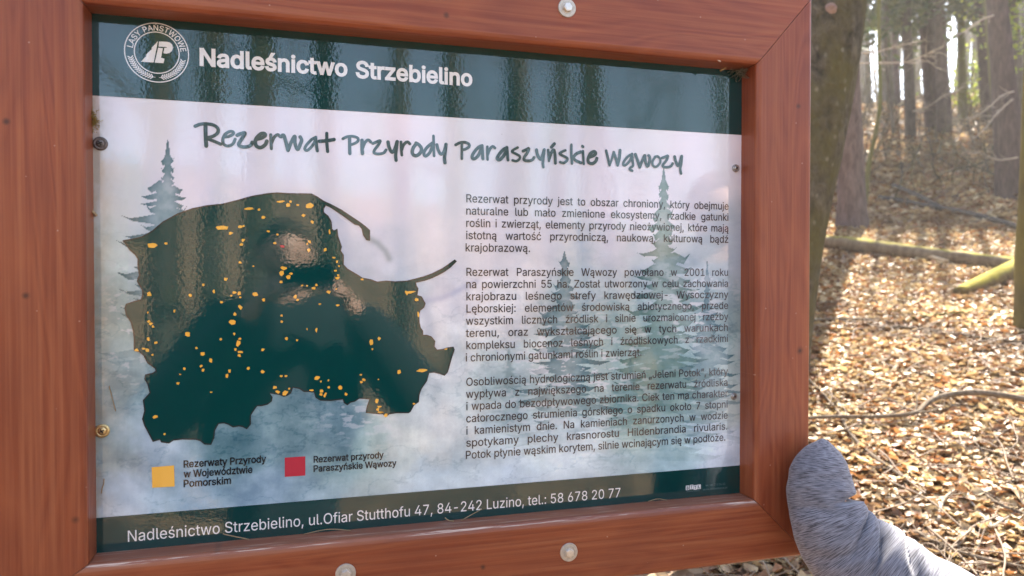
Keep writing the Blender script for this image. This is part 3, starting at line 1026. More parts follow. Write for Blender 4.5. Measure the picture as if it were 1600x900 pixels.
def poly_mask(poly, pad=2):
    poly = np.asarray(poly, float)
    m = np.zeros(len(U), bool)
    sel = np.where((U > poly[:, 0].min() - pad) & (U < poly[:, 0].max() + pad) & (VV > poly[:, 1].min() - pad) & (VV < poly[:, 1].max() + pad))[0]
    x, y = U[sel], VV[sel]
    ins = np.zeros(len(sel), bool)
    j = len(poly) - 1
    for i in range(len(poly)):
        xi, yi = poly[i]; xj, yj = poly[j]
        if yi != yj:
            ins ^= ((yi > y) != (yj > y)) & (x < (xj - xi) * (y - yi) / (yj - yi) + xi)
        j = i
    m[sel] = ins
    return m.astype(float)


def fir(tx, ty, by, hw, col, op, fade0, fade1, seed, spike=0.14, soft=1, edge_k=.5, pw=.8):
    rng = np.random.default_rng(seed)
    H = by - ty
    side = {}
    for sgn in (-1, 1):
        pts = []
        y = ty + H * spike * .45
        while y < by:
            f = (y - ty) / H
            wd = hw * (0.07 if f < spike else (f - spike * .6) ** pw * rng.choice([rng.uniform(.42, .7), rng.uniform(.8, 1.2)]))
            step = H * rng.uniform(.020, .042)
            wd = max(wd, 1.5)
            dr = step * rng.uniform(-.1, .7)
            pts.append((tx + sgn * wd * .42, y - step * .3))
            pts.append((tx + sgn * wd * .8, y + dr * .4))
            pts.append((tx + sgn * wd, y + dr - step * rng.uniform(0, .6)))
            pts.append((tx + sgn * wd * .75, y + dr + step * .35))
            pts.append((tx + sgn * wd * rng.uniform(.36, .6), y + step * .55))
            y += step
        side[sgn] = pts
    poly = [(tx - .8, ty), (tx + .8, ty)] + side[1] + [(tx, by)] + side[-1][::-1]
    m = poly_mask(poly)
    m = blur(m, soft)
    inner = blur(m, 5)
    ed = np.clip(m - inner, 0, 1)
    fd = 1 - sstep(fade0, fade1, VV + (fbm(U / 30 + seed, VV / 22, 4, seed) - .5) * 110)
    gran = .75 + .5 * (fbm(U / 14 + seed, VV / 14, 4, seed + 3) - .5) * 2 * .8
    a = np.clip(m * op * fd * gran, 0, 1)[:, None]
    C[:] = C * (1 - a) + S(col) * a
    C[:] = C - (ed * edge_k * fd * op)[:, None] * S((95, 80, 75))


fir(348, 232, 360, 46, (192, 196, 202), .55, 270, 400, 70, soft=3, edge_k=.1)
fir(192, 255, 420, 50, (188, 198, 204), .5, 300, 460, 71, soft=3, edge_k=.2)
fir(795, 545, 690, 60, (120, 138, 138), .6, 600, 720, 72, soft=1)
fir(960, 268, 520, 92, (196, 188, 198), .7, 330, 500, 73, soft=3, edge_k=.15)
fir(905, 340, 520, 74, (168, 180, 192), .65, 400, 540, 74, soft=2, edge_k=.2)
fir(842, 398, 520, 44, (196, 192, 196), .6, 430, 540, 75, soft=3, edge_k=.1)
fir(1162, 290, 480, 64, (168, 178, 192), .6, 380, 500, 76, soft=2, edge_k=.2)
fir(262, 218, 640, 150, (118, 142, 148), .9, 430, 640, 77, spike=.16, soft=0, edge_k=1.1, pw=.55)
fir(1037, 262, 720, 118, (108, 130, 120), .78, 540, 760, 78, spike=.12, soft=0, edge_k=.9)
fir(1105, 408, 700, 82, (92, 120, 130), .7, 540, 720, 79, spike=.2, soft=0, edge_k=.8)
fir(882, 393, 760, 128, (92, 116, 124), .8, 570, 720, 80, spike=.1, soft=0, edge_k=.9)
fir(985, 560, 740, 92, (95, 130, 134), .7, 640, 740, 81, spike=.1, edge_k=.6)
# pale snow-like dashes where the paper was left white between the boughs
dash = fbm(U / 16 + 40, VV / 6 + 12, 4, 21)
reg = np.exp(-(((U - 900) / 120) ** 2 + ((VV - 580) / 90) ** 2)) + np.exp(-(((U - 1080) / 60) ** 2 + ((VV - 480) / 60) ** 2)) + .7 * np.exp(-(((U - 560) / 60) ** 2 + ((VV - 650) / 40) ** 2)) + .8 * np.exp(-(((U - 195) / 40) ** 2 + ((VV - 520) / 90) ** 2))
a = (sstep(.56, .63, dash) * np.clip(reg, 0, 1) * .75)[:, None]
C = C * (1 - a) + S((212, 208, 212)) * a
# soft pencil shadow of the coasts printed on the sheet, then a painted reflection
def soft_stroke(pts, wd, col, op):
    global C
    d = np.full(len(U), 1e9)
    for (x0, y0), (x1, y1) in zip(pts[:-1], pts[1:]):
        vx, vy = x1 - x0, y1 - y0
        t = np.clip(((U - x0) * vx + (VV - y0) * vy) / (vx * vx + vy * vy), 0, 1)
        d = np.minimum(d, np.hypot(U - x0 - t * vx, VV - y0 - t * vy))
    a = (np.exp(-(d / wd) ** 2) * op)[:, None]
    C = C * (1 - a) + S(col) * a
soft_stroke([(575, 372), (590, 380), (602, 392), (608, 404)], 5, (136, 146, 152), .75)
soft_stroke([(655, 472), (690, 466), (720, 452), (745, 440)], 5, (168, 170, 188), .6)
soft_stroke([(505, 330), (530, 345), (535, 380), (540, 420), (570, 445)], 16, (160, 168, 186), .5)
soft_stroke([(660, 475), (668, 500), (670, 520), (672, 560)], 12, (150, 160, 176), .55)  # edge of the viewer's mirrored body, painted into the sheet
# dirt: specks and a dusty left margin
sp_ = vnoise(U / 1.6, VV / 1.6, 77) * vnoise(U / 2.3 + 7, VV / 2.3, 78)
C = np.where((sp_ > .93)[:, None] & (vnoise(U / 50, VV / 50, 79) > .55)[:, None], C * .72, C)
dm = np.clip(np.exp(-(U - 148) / 14) * 1.2 * fbm(U / 12, VV / 20, 4, 31), 0, .6)[:, None]
C = C * (1 - dm) + S((150, 138, 118)) * dm
lin = np.clip(C, 4, 250) / 255
lin = np.where(lin <= .04045, lin / 12.92, ((lin + .055) / 1.055) ** 2.4)
lin = np.clip((lin - .03) * 1.22, .01, .9)
ii, jj = np.meshgrid(np.arange(NZ - 1), np.arange(NX - 1), indexing='ij')
q = (ii * NX + jj).ravel()
N = NT('printed_watercolour_sheet')
at = N.n('Attribute', attribute_name='paint')
N.l(at.outputs['Color'], N.b.inputs['Base Color'])
laminate(N)
panel = fast_mesh('printed_panel', V3.reshape(-1, 3), np.stack([q, q + 1, q + NX + 1, q + NX], 1).ravel(), np.full(len(q), 4), N.m, board)
ca = panel.data.color_attributes.new('paint', 'FLOAT_COLOR', 'POINT')
ca.data.foreach_set('color', np.concatenate([lin, np.ones((len(lin), 1))], 1).astype(np.float32).ravel())
bk = NT('grey_backing'); bk.b.inputs['Base Color'].default_value = (.35, .35, .34, 1)
prism('backing_sheet', [(X0, Z0), (X1, Z0), (X1, Z1), (X0, Z1)], .001, .010, bk.m, .0005, board, 1)


def pp(px, py, y=0.0):
    p = on_plane(px, py, y)
    return np.array([p[0], y, p[2]])


def flat_poly(name, polys, y, mat, parent):
    V, F = [], []
    for P in polys:
        P = [Vector((p[0], p[2], 0)) for p in P]
        tr = tessellate_polygon([P])
        n = len(V)
        V += [(p.x, y, p.y) for p in P]
        for t in tr:
            a, b, c = [P[i] for i in t]
            if (b - a).cross(c - a).z < 0:
                t = t[::-1]
            F.append(tuple(i + n for i in t))
    return mesh_obj(name, V, F, mat, parent)


def stroke(V, F, pts, wd, y):
    """one ribbon with round ends, pts (k, 2) in panel x, z"""
    pts = np.asarray(pts, float)
    keep = [0] + [i for i in range(1, len(pts)) if np.linalg.norm(pts[i] - pts[i - 1]) > 1e-6]
    pts = pts[keep]
    t = np.gradient(pts, axis=0) if len(pts) > 2 else np.repeat((pts[-1] - pts[0])[None], len(pts), 0)
    t /= np.linalg.norm(t, axis=1)[:, None] + 1e-12
    nrm = np.stack([-t[:, 1], t[:, 0]], 1)
    h = wd / 2
    base = len(V)
    n = len(pts)
    for i in range(n):
        yy = y - 2.5e-6 * i
        V.append((pts[i][0] + nrm[i][0] * h, yy, pts[i][1] + nrm[i][1] * h))
        V.append((pts[i][0] - nrm[i][0] * h, yy, pts[i][1] - nrm[i][1] * h))
    for i in range(n - 1):
        F.append((base + 2 * i, base + 2 * i + 1, base + 2 * i + 3, base + 2 * i + 2))
    for end in (0, n - 1):
        c0 = len(V)
        yy = y - 2.5e-6 * end
        sg = -1 if end == 0 else 1
        ring = []
        for k in range(9):
            a = math.pi * k / 8
            v = nrm[end] * math.cos(a) * h + t[end] * sg * math.sin(a) * h
            V.append((pts[end][0] + v[0], yy, pts[end][1] + v[1]))
            ring.append(len(V) - 1)
        F.append(tuple(ring) if sg > 0 else tuple(ring[::-1]))


M_TEAL = print_mat('dark_teal_print', (0.002, 0.040, 0.039))
M_TEAL2 = print_mat('teal_map_print', (0.001, 0.048, 0.045))
M_WHITE = print_mat('white_print', (0.78, 0.78, 0.78))
M_YEL = print_mat('amber_print', (0.92, 0.48, 0.065))
M_RED = print_mat('red_print', (0.50, 0.022, 0.045))
M_INK = print_mat('black_ink_print', (0.018, 0.018, 0.02))
M_BODY = print_mat('dark_grey_text_print', (0.040, 0.034, 0.038))
M_TITLE = print_mat('slate_title_print', (0.045, 0.085, 0.085))
M_LINE = print_mat('coast_line_print', (0.03, 0.032, 0.03))
M_FAINT = print_mat('faint_print', (0.10, 0.19, 0.19))

zh0 = (pp(144, 149)[2] + pp(1158, 211)[2]) / 2
zf0 = (pp(150, 808)[2] + pp(1156, 728)[2]) / 2
flat_poly('header_band', [[(X0, 0, zh0), (X1, 0, zh0), (X1, 0, Z1), (X0, 0, Z1)]], -.0004, M_TEAL, panel)
flat_poly('footer_band', [[(X0, 0, Z0), (X1, 0, Z0), (X1, 0, zf0), (X0, 0, zf0)]], -.0004, M_TEAL, panel)

# ---- map outline
def crop(o, s, pts):
    return [(o[0] + x / s, o[1] + y / s) for x, y in pts]
K = 1200 / 280
A_, B_, C_, D_ = (180, 290), (440, 290), (180, 490), (440, 490)
mp_ = crop(A_, K, [(55, 370), (110, 360), (180, 345), (250, 305), (320, 245), (420, 190), (520, 155), (620, 135), (720, 125), (820, 100), (920, 72), (1020, 55), (1080, 50)])
mp_ += crop(B_, K, [(60, 55), (130, 56), (200, 57), (235, 75), (280, 105), (330, 128), (400, 165), (460, 205), (520, 245), (560, 275), (588, 300), (588, 365), (570, 362), (548, 330), (540, 290), (520, 265), (490, 257),
                    (430, 213), (380, 178), (325, 142), (295, 130), (278, 155), (280, 180), (310, 205), (330, 240), (335, 290), (350, 305), (370, 290), (375, 340), (400, 410), (392, 435), (412, 465), (412, 530), (440, 560),
                    (500, 595), (540, 620), (600, 632), (640, 647), (700, 640), (760, 645), (840, 640), (900, 625), (950, 612), (1010, 590), (1080, 555), (1130, 520), (1160, 498), (1170, 505), (1130, 545), (1080, 580),
                    (1010, 615), (960, 632), (897, 647), (900, 670), (912, 690), (905, 735), (935, 745), (960, 790), (950, 815), (925, 835), (918, 860)])
mp_ += crop(D_, K, [(918, 20), (920, 60), (928, 95), (943, 115), (945, 145), (970, 145), (1000, 155), (1025, 185), (1020, 220), (1040, 245), (1080, 240), (1110, 230), (1150, 225), (1155, 240), (1135, 300), (1110, 390), (1090, 412),
                    (1060, 400), (1020, 390), (985, 395), (970, 450), (935, 500), (920, 540), (915, 590), (885, 610), (860, 655), (850, 662), (770, 662), (720, 670), (695, 690), (680, 670), (640, 668), (565, 660), (575, 620), (590, 570),
                    (520, 565), (490, 585), (460, 592), (440, 610), (420, 595), (410, 570), (330, 580), (260, 578), (230, 560), (220, 525), (180, 520), (150, 520), (120, 500), (75, 492), (60, 530), (40, 545), (15, 552)])
mp_ += crop(C_, K, [(1100, 540), (1035, 530), (1050, 560), (1045, 585), (1020, 605), (980, 615), (950, 615), (930, 640), (905, 680), (905, 740), (880, 770), (855, 755), (830, 750), (790, 758), (760, 740), (730, 730), (690, 735), (665, 780),
                    (660, 830), (640, 875), (600, 872), (570, 848), (540, 840), (450, 838), (390, 845), (360, 865), (310, 858), (300, 840), (255, 855), (235, 815), (200, 750), (185, 705), (200, 650), (190, 580), (235, 530), (220, 470),
                    (200, 435), (205, 410), (250, 400), (275, 385), (270, 365), (220, 330), (195, 280), (165, 255), (130, 245), (130, 180), (125, 120), (110, 60)])
mp_ += crop(A_, K, [(100, 900), (75, 860), (68, 820), (75, 795), (120, 780), (175, 765), (187, 730), (185, 700), (150, 640), (155, 620), (165, 600), (155, 540), (155, 490), (135, 460), (100, 430), (75, 390)])
MPW = [pp(x, y) for x, y in mp_]
mapo = flat_poly('region_map', [MPW], -.0004, M_TEAL2, panel)
V, F = [], []
mpl = np.array([(p[0], p[2]) for p in MPW + [MPW[0]]])
for a in range(0, len(mpl) - 1, 24):
    stroke(V, F, mpl[a:a + 25], .0019, -.0007 - 1e-5 * (a // 24))
mesh_obj('coast_line', V, F, M_LINE, panel)

SP = {A_: [(250, 402, 70, 32), (340, 388, 25, 16), (898, 155, 70, 18), (963, 160, 18, 18), (993, 213, 28, 20), (1108, 107, 58, 16), (1158, 130, 28, 26), (1175, 107, 20, 20), (718, 282, 85, 28), (775, 320, 32, 20), (838, 276, 28, 20),
           (860, 272, 16, 14), (1025, 306, 22, 14), (1088, 328, 18, 14), (860, 368, 26, 24), (845, 394, 26, 20), (1070, 385, 26, 14), (837, 514, 22, 20), (742, 625, 26, 24), (591, 664, 16, 18), (661, 708, 18, 24), (503, 735, 24, 22),
           (230, 727, 32, 32), (712, 780, 22, 18), (800, 716, 34, 18), (832, 722, 24, 26), (778, 738, 16, 14), (838, 748, 16, 12), (938, 727, 38, 26), (993, 765, 24, 22), (838, 815, 30, 34), (802, 858, 22, 26), (1130, 552, 44, 28),
           (1115, 588, 34, 36), (1160, 612, 34, 28), (1176, 590, 28, 18), (1110, 645, 22, 18), (926, 540, 12, 12), (398, 840, 16, 20), (220, 850, 10, 14), (1114, 870, 16, 16)],
      B_: [(188, 135, 54, 36), (145, 200, 28, 20), (205, 244, 22, 22), (108, 130, 20, 14), (322, 310, 14, 36), (187, 377, 24, 20), (172, 390, 14, 14), (182, 433, 22, 26), (292, 432, 20, 26), (350, 482, 22, 12), (372, 510, 16, 18),
           (385, 540, 16, 14), (360, 570, 18, 12), (378, 600, 16, 12), (375, 618, 32, 22), (541, 628, 26, 12), (137, 668, 16, 12), (170, 670, 14, 12), (218, 686, 34, 18), (235, 665, 20, 18), (315, 714, 30, 24), (366, 692, 12, 12),
           (92, 744, 24, 24), (107, 766, 20, 16), (256, 793, 20, 12), (375, 802, 26, 14), (868, 714, 72, 18), (840, 718, 30, 30), (903, 762, 28, 24), (916, 860, 14, 40)],
      C_: [(225, 52, 26, 18), (240, 68, 26, 20), (255, 86, 20, 16), (222, 170, 20, 26), (273, 195, 22, 20), (145, 243, 32, 20), (192, 234, 24, 14), (216, 245, 28, 24), (250, 275, 18, 14), (485, 138, 34, 32), (785, 58, 46, 32), (797, 137, 16, 20),
           (707, 172, 18, 18), (835, 168, 22, 14), (825, 200, 30, 42), (806, 240, 18, 20), (838, 257, 36, 16), (832, 280, 24, 20), (545, 230, 20, 16), (586, 270, 30, 26), (640, 313, 22, 30), (576, 352, 20, 20), (590, 378, 20, 20),
           (464, 368, 20, 18), (436, 405, 14, 10), (422, 467, 26, 18), (644, 525, 18, 10), (766, 384, 24, 22), (749, 416, 20, 30), (891, 366, 20, 22), (988, 388, 28, 26), (990, 241, 24, 20), (1116, 54, 18, 18), (1147, 167, 22, 22),
           (1112, 418, 22, 14), (1144, 418, 20, 14), (1068, 494, 28, 22), (1088, 524, 36, 24), (1140, 532, 40, 34), (1165, 502, 14, 14), (270, 691, 36, 26), (332, 806, 16, 14)],
      D_: [(170, 103, 8, 14), (233, 110, 16, 32), (105, 177, 16, 16), (600, 190, 26, 42), (653, 166, 22, 26), (608, 238, 14, 14), (1100, 237, 24, 10), (788, 390, 26, 32), (942, 381, 76, 22), (238, 430, 38, 28), (264, 454, 16, 12),
           (314, 446, 14, 14), (315, 492, 18, 18), (200, 513, 30, 14), (268, 518, 26, 24), (263, 540, 22, 18), (292, 545, 24, 34), (392, 494, 28, 28), (432, 537, 20, 24), (530, 409, 18, 12), (550, 443, 24, 20), (535, 458, 22, 16),
           (648, 440, 10, 10), (638, 585, 24, 30), (885, 603, 20, 14), (655, 623, 32, 14), (643, 640, 20, 24), (663, 660, 40, 14), (697, 680, 26, 24)]}
rng = np.random.default_rng(9)
V, F = [], []
cnt = 0
for o, lst in SP.items():
    for x, y, ww, hh in lst:
        cx, cy = o[0] + x / K, o[1] + y / K
        k = 9
        ang = np.sort(rng.uniform(0, 2 * math.pi, k) * .3 + np.linspace(0, 2 * math.pi, k, endpoint=False) * .9)
        b = len(V)
        yy = -.0009 - 2e-6 * cnt
        cnt += 1
        for a in ang:
            sq = 1 / max(abs(math.cos(a)), abs(math.sin(a))) ** .55
            rr = sq * rng.uniform(.86, 1.08)
            p = pp(cx + math.cos(a) * ww / 2 / K * rr, cy + math.sin(a) * hh / 2 / K * rr)
            V.append((p[0], yy, p[2]))
        F.append(tuple(range(b, b + k)))
mesh_obj('reserve_spots', V, F, M_YEL, panel)
V = [pp(180 + x / K, 290 + y / K) for x, y in ((1102, 402), (1120, 398), (1135, 404), (1130, 416), (1112, 414))]
flat_poly('marked_reserve', [V], -.0009, M_RED, panel)

# ---- legend
flat_poly('legend_swatch', [[pp(237, 730), pp(238, 762), pp(273, 760), pp(272, 727)]], -.0004, M_YEL, panel)
flat_poly('legend_swatch', [[pp(445, 715), pp(445, 745), pp(477, 743), pp(477, 713)]], -.0004, M_RED, panel)


# ---- grotesque letter outlines (x,y in 1/1000 em, cap height 509) with their advance widths
GLYPHS = {',': (188, '38,-119 68,71 137,71 84,-119'),
          '-': (453, '337,244 337,188 114,188 114,244'),
          '.': (188, '95,-4 78,-1 63,9 53,24 50,41 53,59 63,73 78,83 95,87 113,83 128,73 138,59 141,41 138,24 128,9 113,-1'),
          '0': (453, '227,-7 187,-2 151,11 120,32 95,62 74,99 60,144 48,254 60,364 75,409 95,447 121,476 151,498 187,511 227,516 267,511 302,498 333,476 358,447 379,409 393,364 405,254 393,144 379,99 359,62 333,32 302,11 267,-2|227,50 253,53 276,63 313,103 336,168 344,254 336,341 313,405 276,446 253,456 227,460 200,456 177,446 140,405 117,341 109,254 117,168 140,103 177,63 200,53'),
          '1': (453, '76,0 76,55 391,55 391,0|276,509 276,0 212,0 212,448 86,358 86,427 198,509'),
          '2': (453, '64,0 64,47 282,282 311,327 320,366 315,403 297,432 262,454 224,460 184,453 153,433 134,402 127,362 66,362 68,395 81,433 118,480 172,508 236,515 297,501 337,474 370,428 381,382 373,324 357,290 322,241 153,57 389,57 389,0'),
          '3': (453, '218,-7 152,2 98,30 60,74 44,132 109,132 117,102 134,78 159,62 191,52 226,50 262,56 292,70 311,88 325,116 329,152 322,184 304,212 281,230 251,242 157,248 157,299 288,452 70,452 70,509 372,509 372,461 211,278 211,289 276,286 318,271 352,246 371,222 387,186 393,145 387,103 365,58 327,23 277,1'),
          '4': (453, '40,105 40,158 247,509 311,509 109,163 413,163 413,105|282,0 282,318 343,318 343,0'),
          '5': (453, '221,-7 159,3 108,32 73,76 60,130 122,130 135,94 163,66 202,51 250,53 288,72 314,104 327,146 324,193 314,221 297,244 275,262 248,273 218,277 186,274 150,261 128,246 67,253 96,509 366,509 366,452 151,452 134,301 172,323 209,332 255,332 294,321 328,301 360,267 379,231 389,190 385,117 374,85 350,49 318,21 289,6'),
          '6': (453, '226,-7 182,-1 152,10 125,26 96,56 75,94 66,126 68,199 84,249 110,298 252,509 322,509 151,261 145,261 172,293 214,312 268,311 316,295 353,264 378,221 389,169 386,123 368,73 327,26 281,1|226,48 267,56 299,79 320,114 327,157 320,201 299,235 267,258 226,265 186,258 153,235 132,201 125,158 132,114 153,79 186,56'),
          '7': (453, '97,0 323,452 62,452 62,509 391,509 391,449 165,0'),
          '8': (453, '226,-7 156,3 101,33 64,78 52,135 59,181 81,220 113,249 153,265 105,293 79,333 70,380 82,434 101,464 137,493 184,511 226,516 269,511 315,493 350,464 370,434 382,380 373,333 347,293 300,265 339,249 372,220 393,181 401,135 388,78 352,33 296,3|226,49 272,55 307,74 329,102 337,139 329,177 305,208 270,228 226,235 182,228 147,208 123,177 115,139 123,102 145,74 180,55|226,290 263,296 293,313 312,341 319,376 313,410 294,437 264,454 226,460 188,454 159,437 139,410 133,376 139,341 159,313 189,296'),
          '9': (453, '226,516 260,513 301,499 328,482 356,452 377,414 386,382 385,309 368,259 343,211 200,0 130,0 301,248 307,248 281,215 238,196 185,197 137,214 100,245 74,287 65,329 66,386 85,436 125,483 171,507|226,460 186,452 154,429 133,395 125,352 133,308 154,274 186,251 226,243 267,251 299,273 320,308 327,350 320,394 299,429 267,452'),
          ':': (188, '95,-4 78,-1 63,9 53,24 50,41 53,59 63,73 78,83 95,87 113,83 128,73 138,59 141,41 138,24 128,9 113,-1|95,271 78,274 63,284 53,299 50,316 53,334 63,349 78,359 95,362 113,359 128,349 138,334 141,316 138,299 128,284 113,274'),
          'A': (480, '16,0 201,509 276,509 463,0 395,0 282,317 232,478 245,478 220,393 85,0|110,142 110,199 370,199 370,142'),
          'B': (456, '60,0 60,509 254,508 300,502 329,491 359,469 381,442 394,410 398,366 392,331 377,305 356,286 315,267 315,262 345,255 369,242 390,222 406,196 416,164 418,127 413,100 400,67 362,28 301,4|125,57 272,58 323,74 341,92 354,120 354,155 342,184 317,211 279,228 125,231|125,285 252,286 299,302 323,326 334,353 334,388 323,417 299,439 273,448 125,452'),
          'C': (510, '267,-7 220,-2 177,11 138,33 104,63 77,101 57,146 44,197 40,254 44,311 57,362 77,407 104,445 138,475 177,498 220,511 267,516 340,504 402,471 448,418 473,348 408,348 393,389 362,425 327,445 280,455 234,452 193,438 158,412 131,375 116,340 106,300 104,238 109,194 120,156 137,123 158,97 184,76 213,62 245,54 280,53 315,60 348,74 375,96 395,125 408,160 473,160 448,91 402,38 341,5'),
          'E': (419, '60,0 60,509 372,509 372,452 125,452 125,286 355,286 355,229 125,229 125,57 375,57 375,0'),
          'H': (517, '60,0 60,509 125,509 125,289 392,289 392,509 457,509 457,0 392,0 392,232 125,232 125,0'),
          'J': (396, '185,-7 153,-4 111,9 66,43 39,95 33,173 98,173 104,104 116,81 142,59 166,51 204,51 228,59 248,74 262,96 271,134 272,509 336,509 336,145 330,95 313,55 283,23 246,3'),
          'K': (467, '104,145 104,216 179,309 364,509 448,509|60,0 60,509 125,509 125,0|372,0 188,259 228,309 449,0'),
          'L': (393, '60,0 60,509 125,509 125,57 361,57 361,0'),
          'M': (628, '60,0 60,509 152,509 280,181 322,49 307,49 342,158 476,509 568,509 568,0 504,0 507,457 513,457 471,331 342,0 286,0 167,301 112,457 119,457 120,405 122,0'),
          'N': (523, '60,0 60,509 136,509 360,156 414,55 405,54 399,163 399,509 463,509 463,0 387,0 171,342 108,452 119,454 125,298 125,0'),
          'O': (533, '267,-7 220,-2 177,11 138,33 105,63 78,101 57,146 44,197 40,254 44,311 57,362 78,407 105,445 138,475 177,498 220,511 267,516 314,511 357,498 396,475 429,445 456,407 477,362 489,311 493,254 489,197 477,146 456,101 429,63 396,33 357,11 314,-2|267,53 330,66 358,82 383,105 403,133 418,168 430,254 418,341 403,376 383,404 358,427 330,443 267,456 203,443 175,426 151,404 131,375 116,340 103,254 116,168 131,133 151,105 175,82 203,66'),
          'P': (445, '60,0 60,509 263,507 301,500 332,487 366,462 394,420 407,370 406,315 390,265 366,233 322,202 276,189 109,186 109,242 252,243 284,250 308,264 330,288 343,326 343,369 330,407 303,435 268,449 125,452 125,0'),
          'R': (449, '60,0 60,509 264,507 301,501 342,483 373,457 399,415 409,363 405,309 385,263 359,234 323,213 277,200 96,198 96,255 243,255 284,262 309,273 327,290 344,338 344,374 336,399 319,425 298,440 252,451 125,452 125,0|353,0 230,229 303,229 428,0'),
          'S': (447, '224,-9 149,1 91,31 54,77 38,137 104,137 113,104 132,79 160,61 201,51 249,51 286,60 316,78 336,102 345,126 345,151 338,171 321,190 278,212 168,244 116,267 78,298 57,337 52,372 55,403 65,431 87,463 110,482 148,502 191,513 227,516 296,505 351,476 387,433 401,378 337,378 326,412 302,437 257,456 209,458 167,448 132,423 116,387 121,347 139,326 164,311 305,266 359,238 383,214 398,191 408,139 396,81 360,34 302,2'),
          'T': (449, '32,452 32,509 417,509 417,452 257,452 257,0 193,0 193,452'),
          'W': (686, '155,0 16,509 82,509 170,171 197,40 189,40 208,133 306,509 380,509 470,165 497,40 488,40 506,126 603,509 670,509 530,0 455,0 363,339 336,475 350,475 331,377 230,0'),
          'Y': (472, '203,0 203,208 16,509 91,509 208,318 250,230 224,230 244,280 381,509 455,509 268,208 268,0'),
          'Z': (438, '42,0 42,46 306,431 341,476 348,454 40,452 40,509 397,509 397,462 138,87 97,33 90,54 399,57 399,0'),
          'a': (389, '160,-9 126,-5 94,5 52,38 37,66 31,90 31,123 38,150 63,183 100,203 265,235 275,251 271,288 259,308 244,320 196,331 165,327 136,315 115,298 100,274 41,291 67,335 111,367 171,383 233,381 269,370 296,353 319,327 331,298 337,251 337,0 277,0 277,52 272,52 252,25 226,6 197,-5|170,45 222,56 257,83 274,121 276,190 246,179 139,160 117,150 101,136 92,105 102,72 130,52'),
          'b': (424, '229,-8 198,-5 167,7 141,27 118,59 112,59 112,0 53,0 53,509 114,509 114,319 148,357 177,375 220,384 263,381 304,366 338,340 364,303 379,270 389,218 389,160 382,120 365,74 338,37 304,10 274,-2|220,47 267,57 301,88 321,133 328,189 321,245 301,290 267,319 220,330 174,320 140,291 120,247 113,189 120,132 140,86 174,57'),
          'c': (396, '207,-8 170,-5 137,6 107,23 82,46 46,108 34,187 46,268 62,302 82,330 107,353 137,371 170,381 207,384 260,377 305,356 340,322 362,277 303,262 292,286 276,306 253,321 230,328 189,329 151,315 119,281 99,224 98,160 115,102 151,61 181,49 207,46 239,50 268,64 289,85 304,117 363,102 341,56 306,21 261,-1'),
          'd': (424, '195,-8 161,-5 121,10 86,37 60,74 42,120 35,160 35,218 46,270 60,303 87,340 121,366 162,381 204,384 247,375 277,357 311,319 311,509 372,509 372,0 313,0 313,59 307,59 284,27 258,7 227,-5|205,47 250,57 284,86 305,132 312,189 305,247 284,291 251,320 205,330 157,319 124,290 103,245 96,189 103,133 124,88 158,57'),
          'e': (404, '212,-8 149,1 117,16 90,38 68,64 51,96 34,172 42,254 74,320 97,346 125,365 157,378 193,384 228,383 266,374 319,341 341,315 357,282 371,207 371,169 75,169 75,221 338,221 310,202 305,246 291,282 268,309 237,326 205,330 173,326 146,313 120,288 98,234 97,157 110,106 139,70 179,50 224,47 254,53 275,64 294,84 306,105 365,91 345,51 311,19 266,-1'),
          'f': (254, '228,379 228,327 6,327 6,379|81,0 81,432 84,461 104,496 141,521 187,530 237,523 243,521 227,468 200,474 171,470 154,460 145,443 142,0'),
          'g': (425, '207,-151 159,-146 112,-130 77,-105 51,-69 101,-41 128,-72 165,-92 218,-97 267,-85 295,-62 307,-38 311,68 306,68 267,24 220,6 152,10 95,39 61,80 39,136 34,206 46,271 80,332 112,361 141,375 196,384 242,378 277,357 308,319 313,319 313,379 372,379 372,-9 367,-54 345,-97 308,-127 261,-145|205,59 251,68 285,95 305,137 312,193 305,248 285,291 251,320 205,330 158,320 124,290 103,246 96,193 103,138 124,96 158,68'),
          'h': (410, '114,227 114,0 53,0 53,509 114,509 114,287 102,287 118,322 137,349 160,367 187,379 217,384 255,382 288,372 315,354 345,313 356,264 357,0 296,0 296,246 287,283 267,310 246,323 220,329 190,327 161,317 141,303 126,283 117,257'),
          'i': (167, '53,0 53,379 114,379 114,0|84,443 54,455 41,483 54,512 84,524 114,512 126,483 114,455'),
          'j': (167, '53,379 114,379 112,-55 98,-96 76,-122 37,-139 -10,-143 -10,-87 14,-86 34,-78 46,-64 52,-42|83,443 53,455 41,483 53,512 83,524 114,512 126,483 114,455'),
          'k': (381, '110,137 110,212 121,212 284,379 360,379 184,199 177,199|53,0 53,509 114,509 114,0|294,0 148,186 191,229 372,0'),
          'l': (189, '139,-2 101,3 80,15 65,33 54,65 53,509 114,509 115,81 127,56 170,54 181,3'),
          'm': (610, '53,0 53,379 112,379 112,295 108,295 121,329 141,355 172,376 207,386 248,383 281,367 313,323 321,295 312,295 325,327 347,353 374,372 407,383 445,386 476,381 510,364 532,342 551,305 557,266 557,0 496,0 492,281 483,302 467,317 441,328 419,330 389,326 365,314 348,295 338,270 335,0 274,0 273,275 266,295 248,316 229,326 199,330 173,326 148,314 129,294 117,266 114,0'),
          'n': (410, '114,227 114,0 53,0 53,379 112,379 112,287 102,287 118,322 137,349 160,367 187,379 217,384 255,382 288,372 315,354 344,313 356,264 357,0 296,0 296,246 287,283 267,310 246,323 220,329 190,327 161,317 141,303 126,283 117,257'),
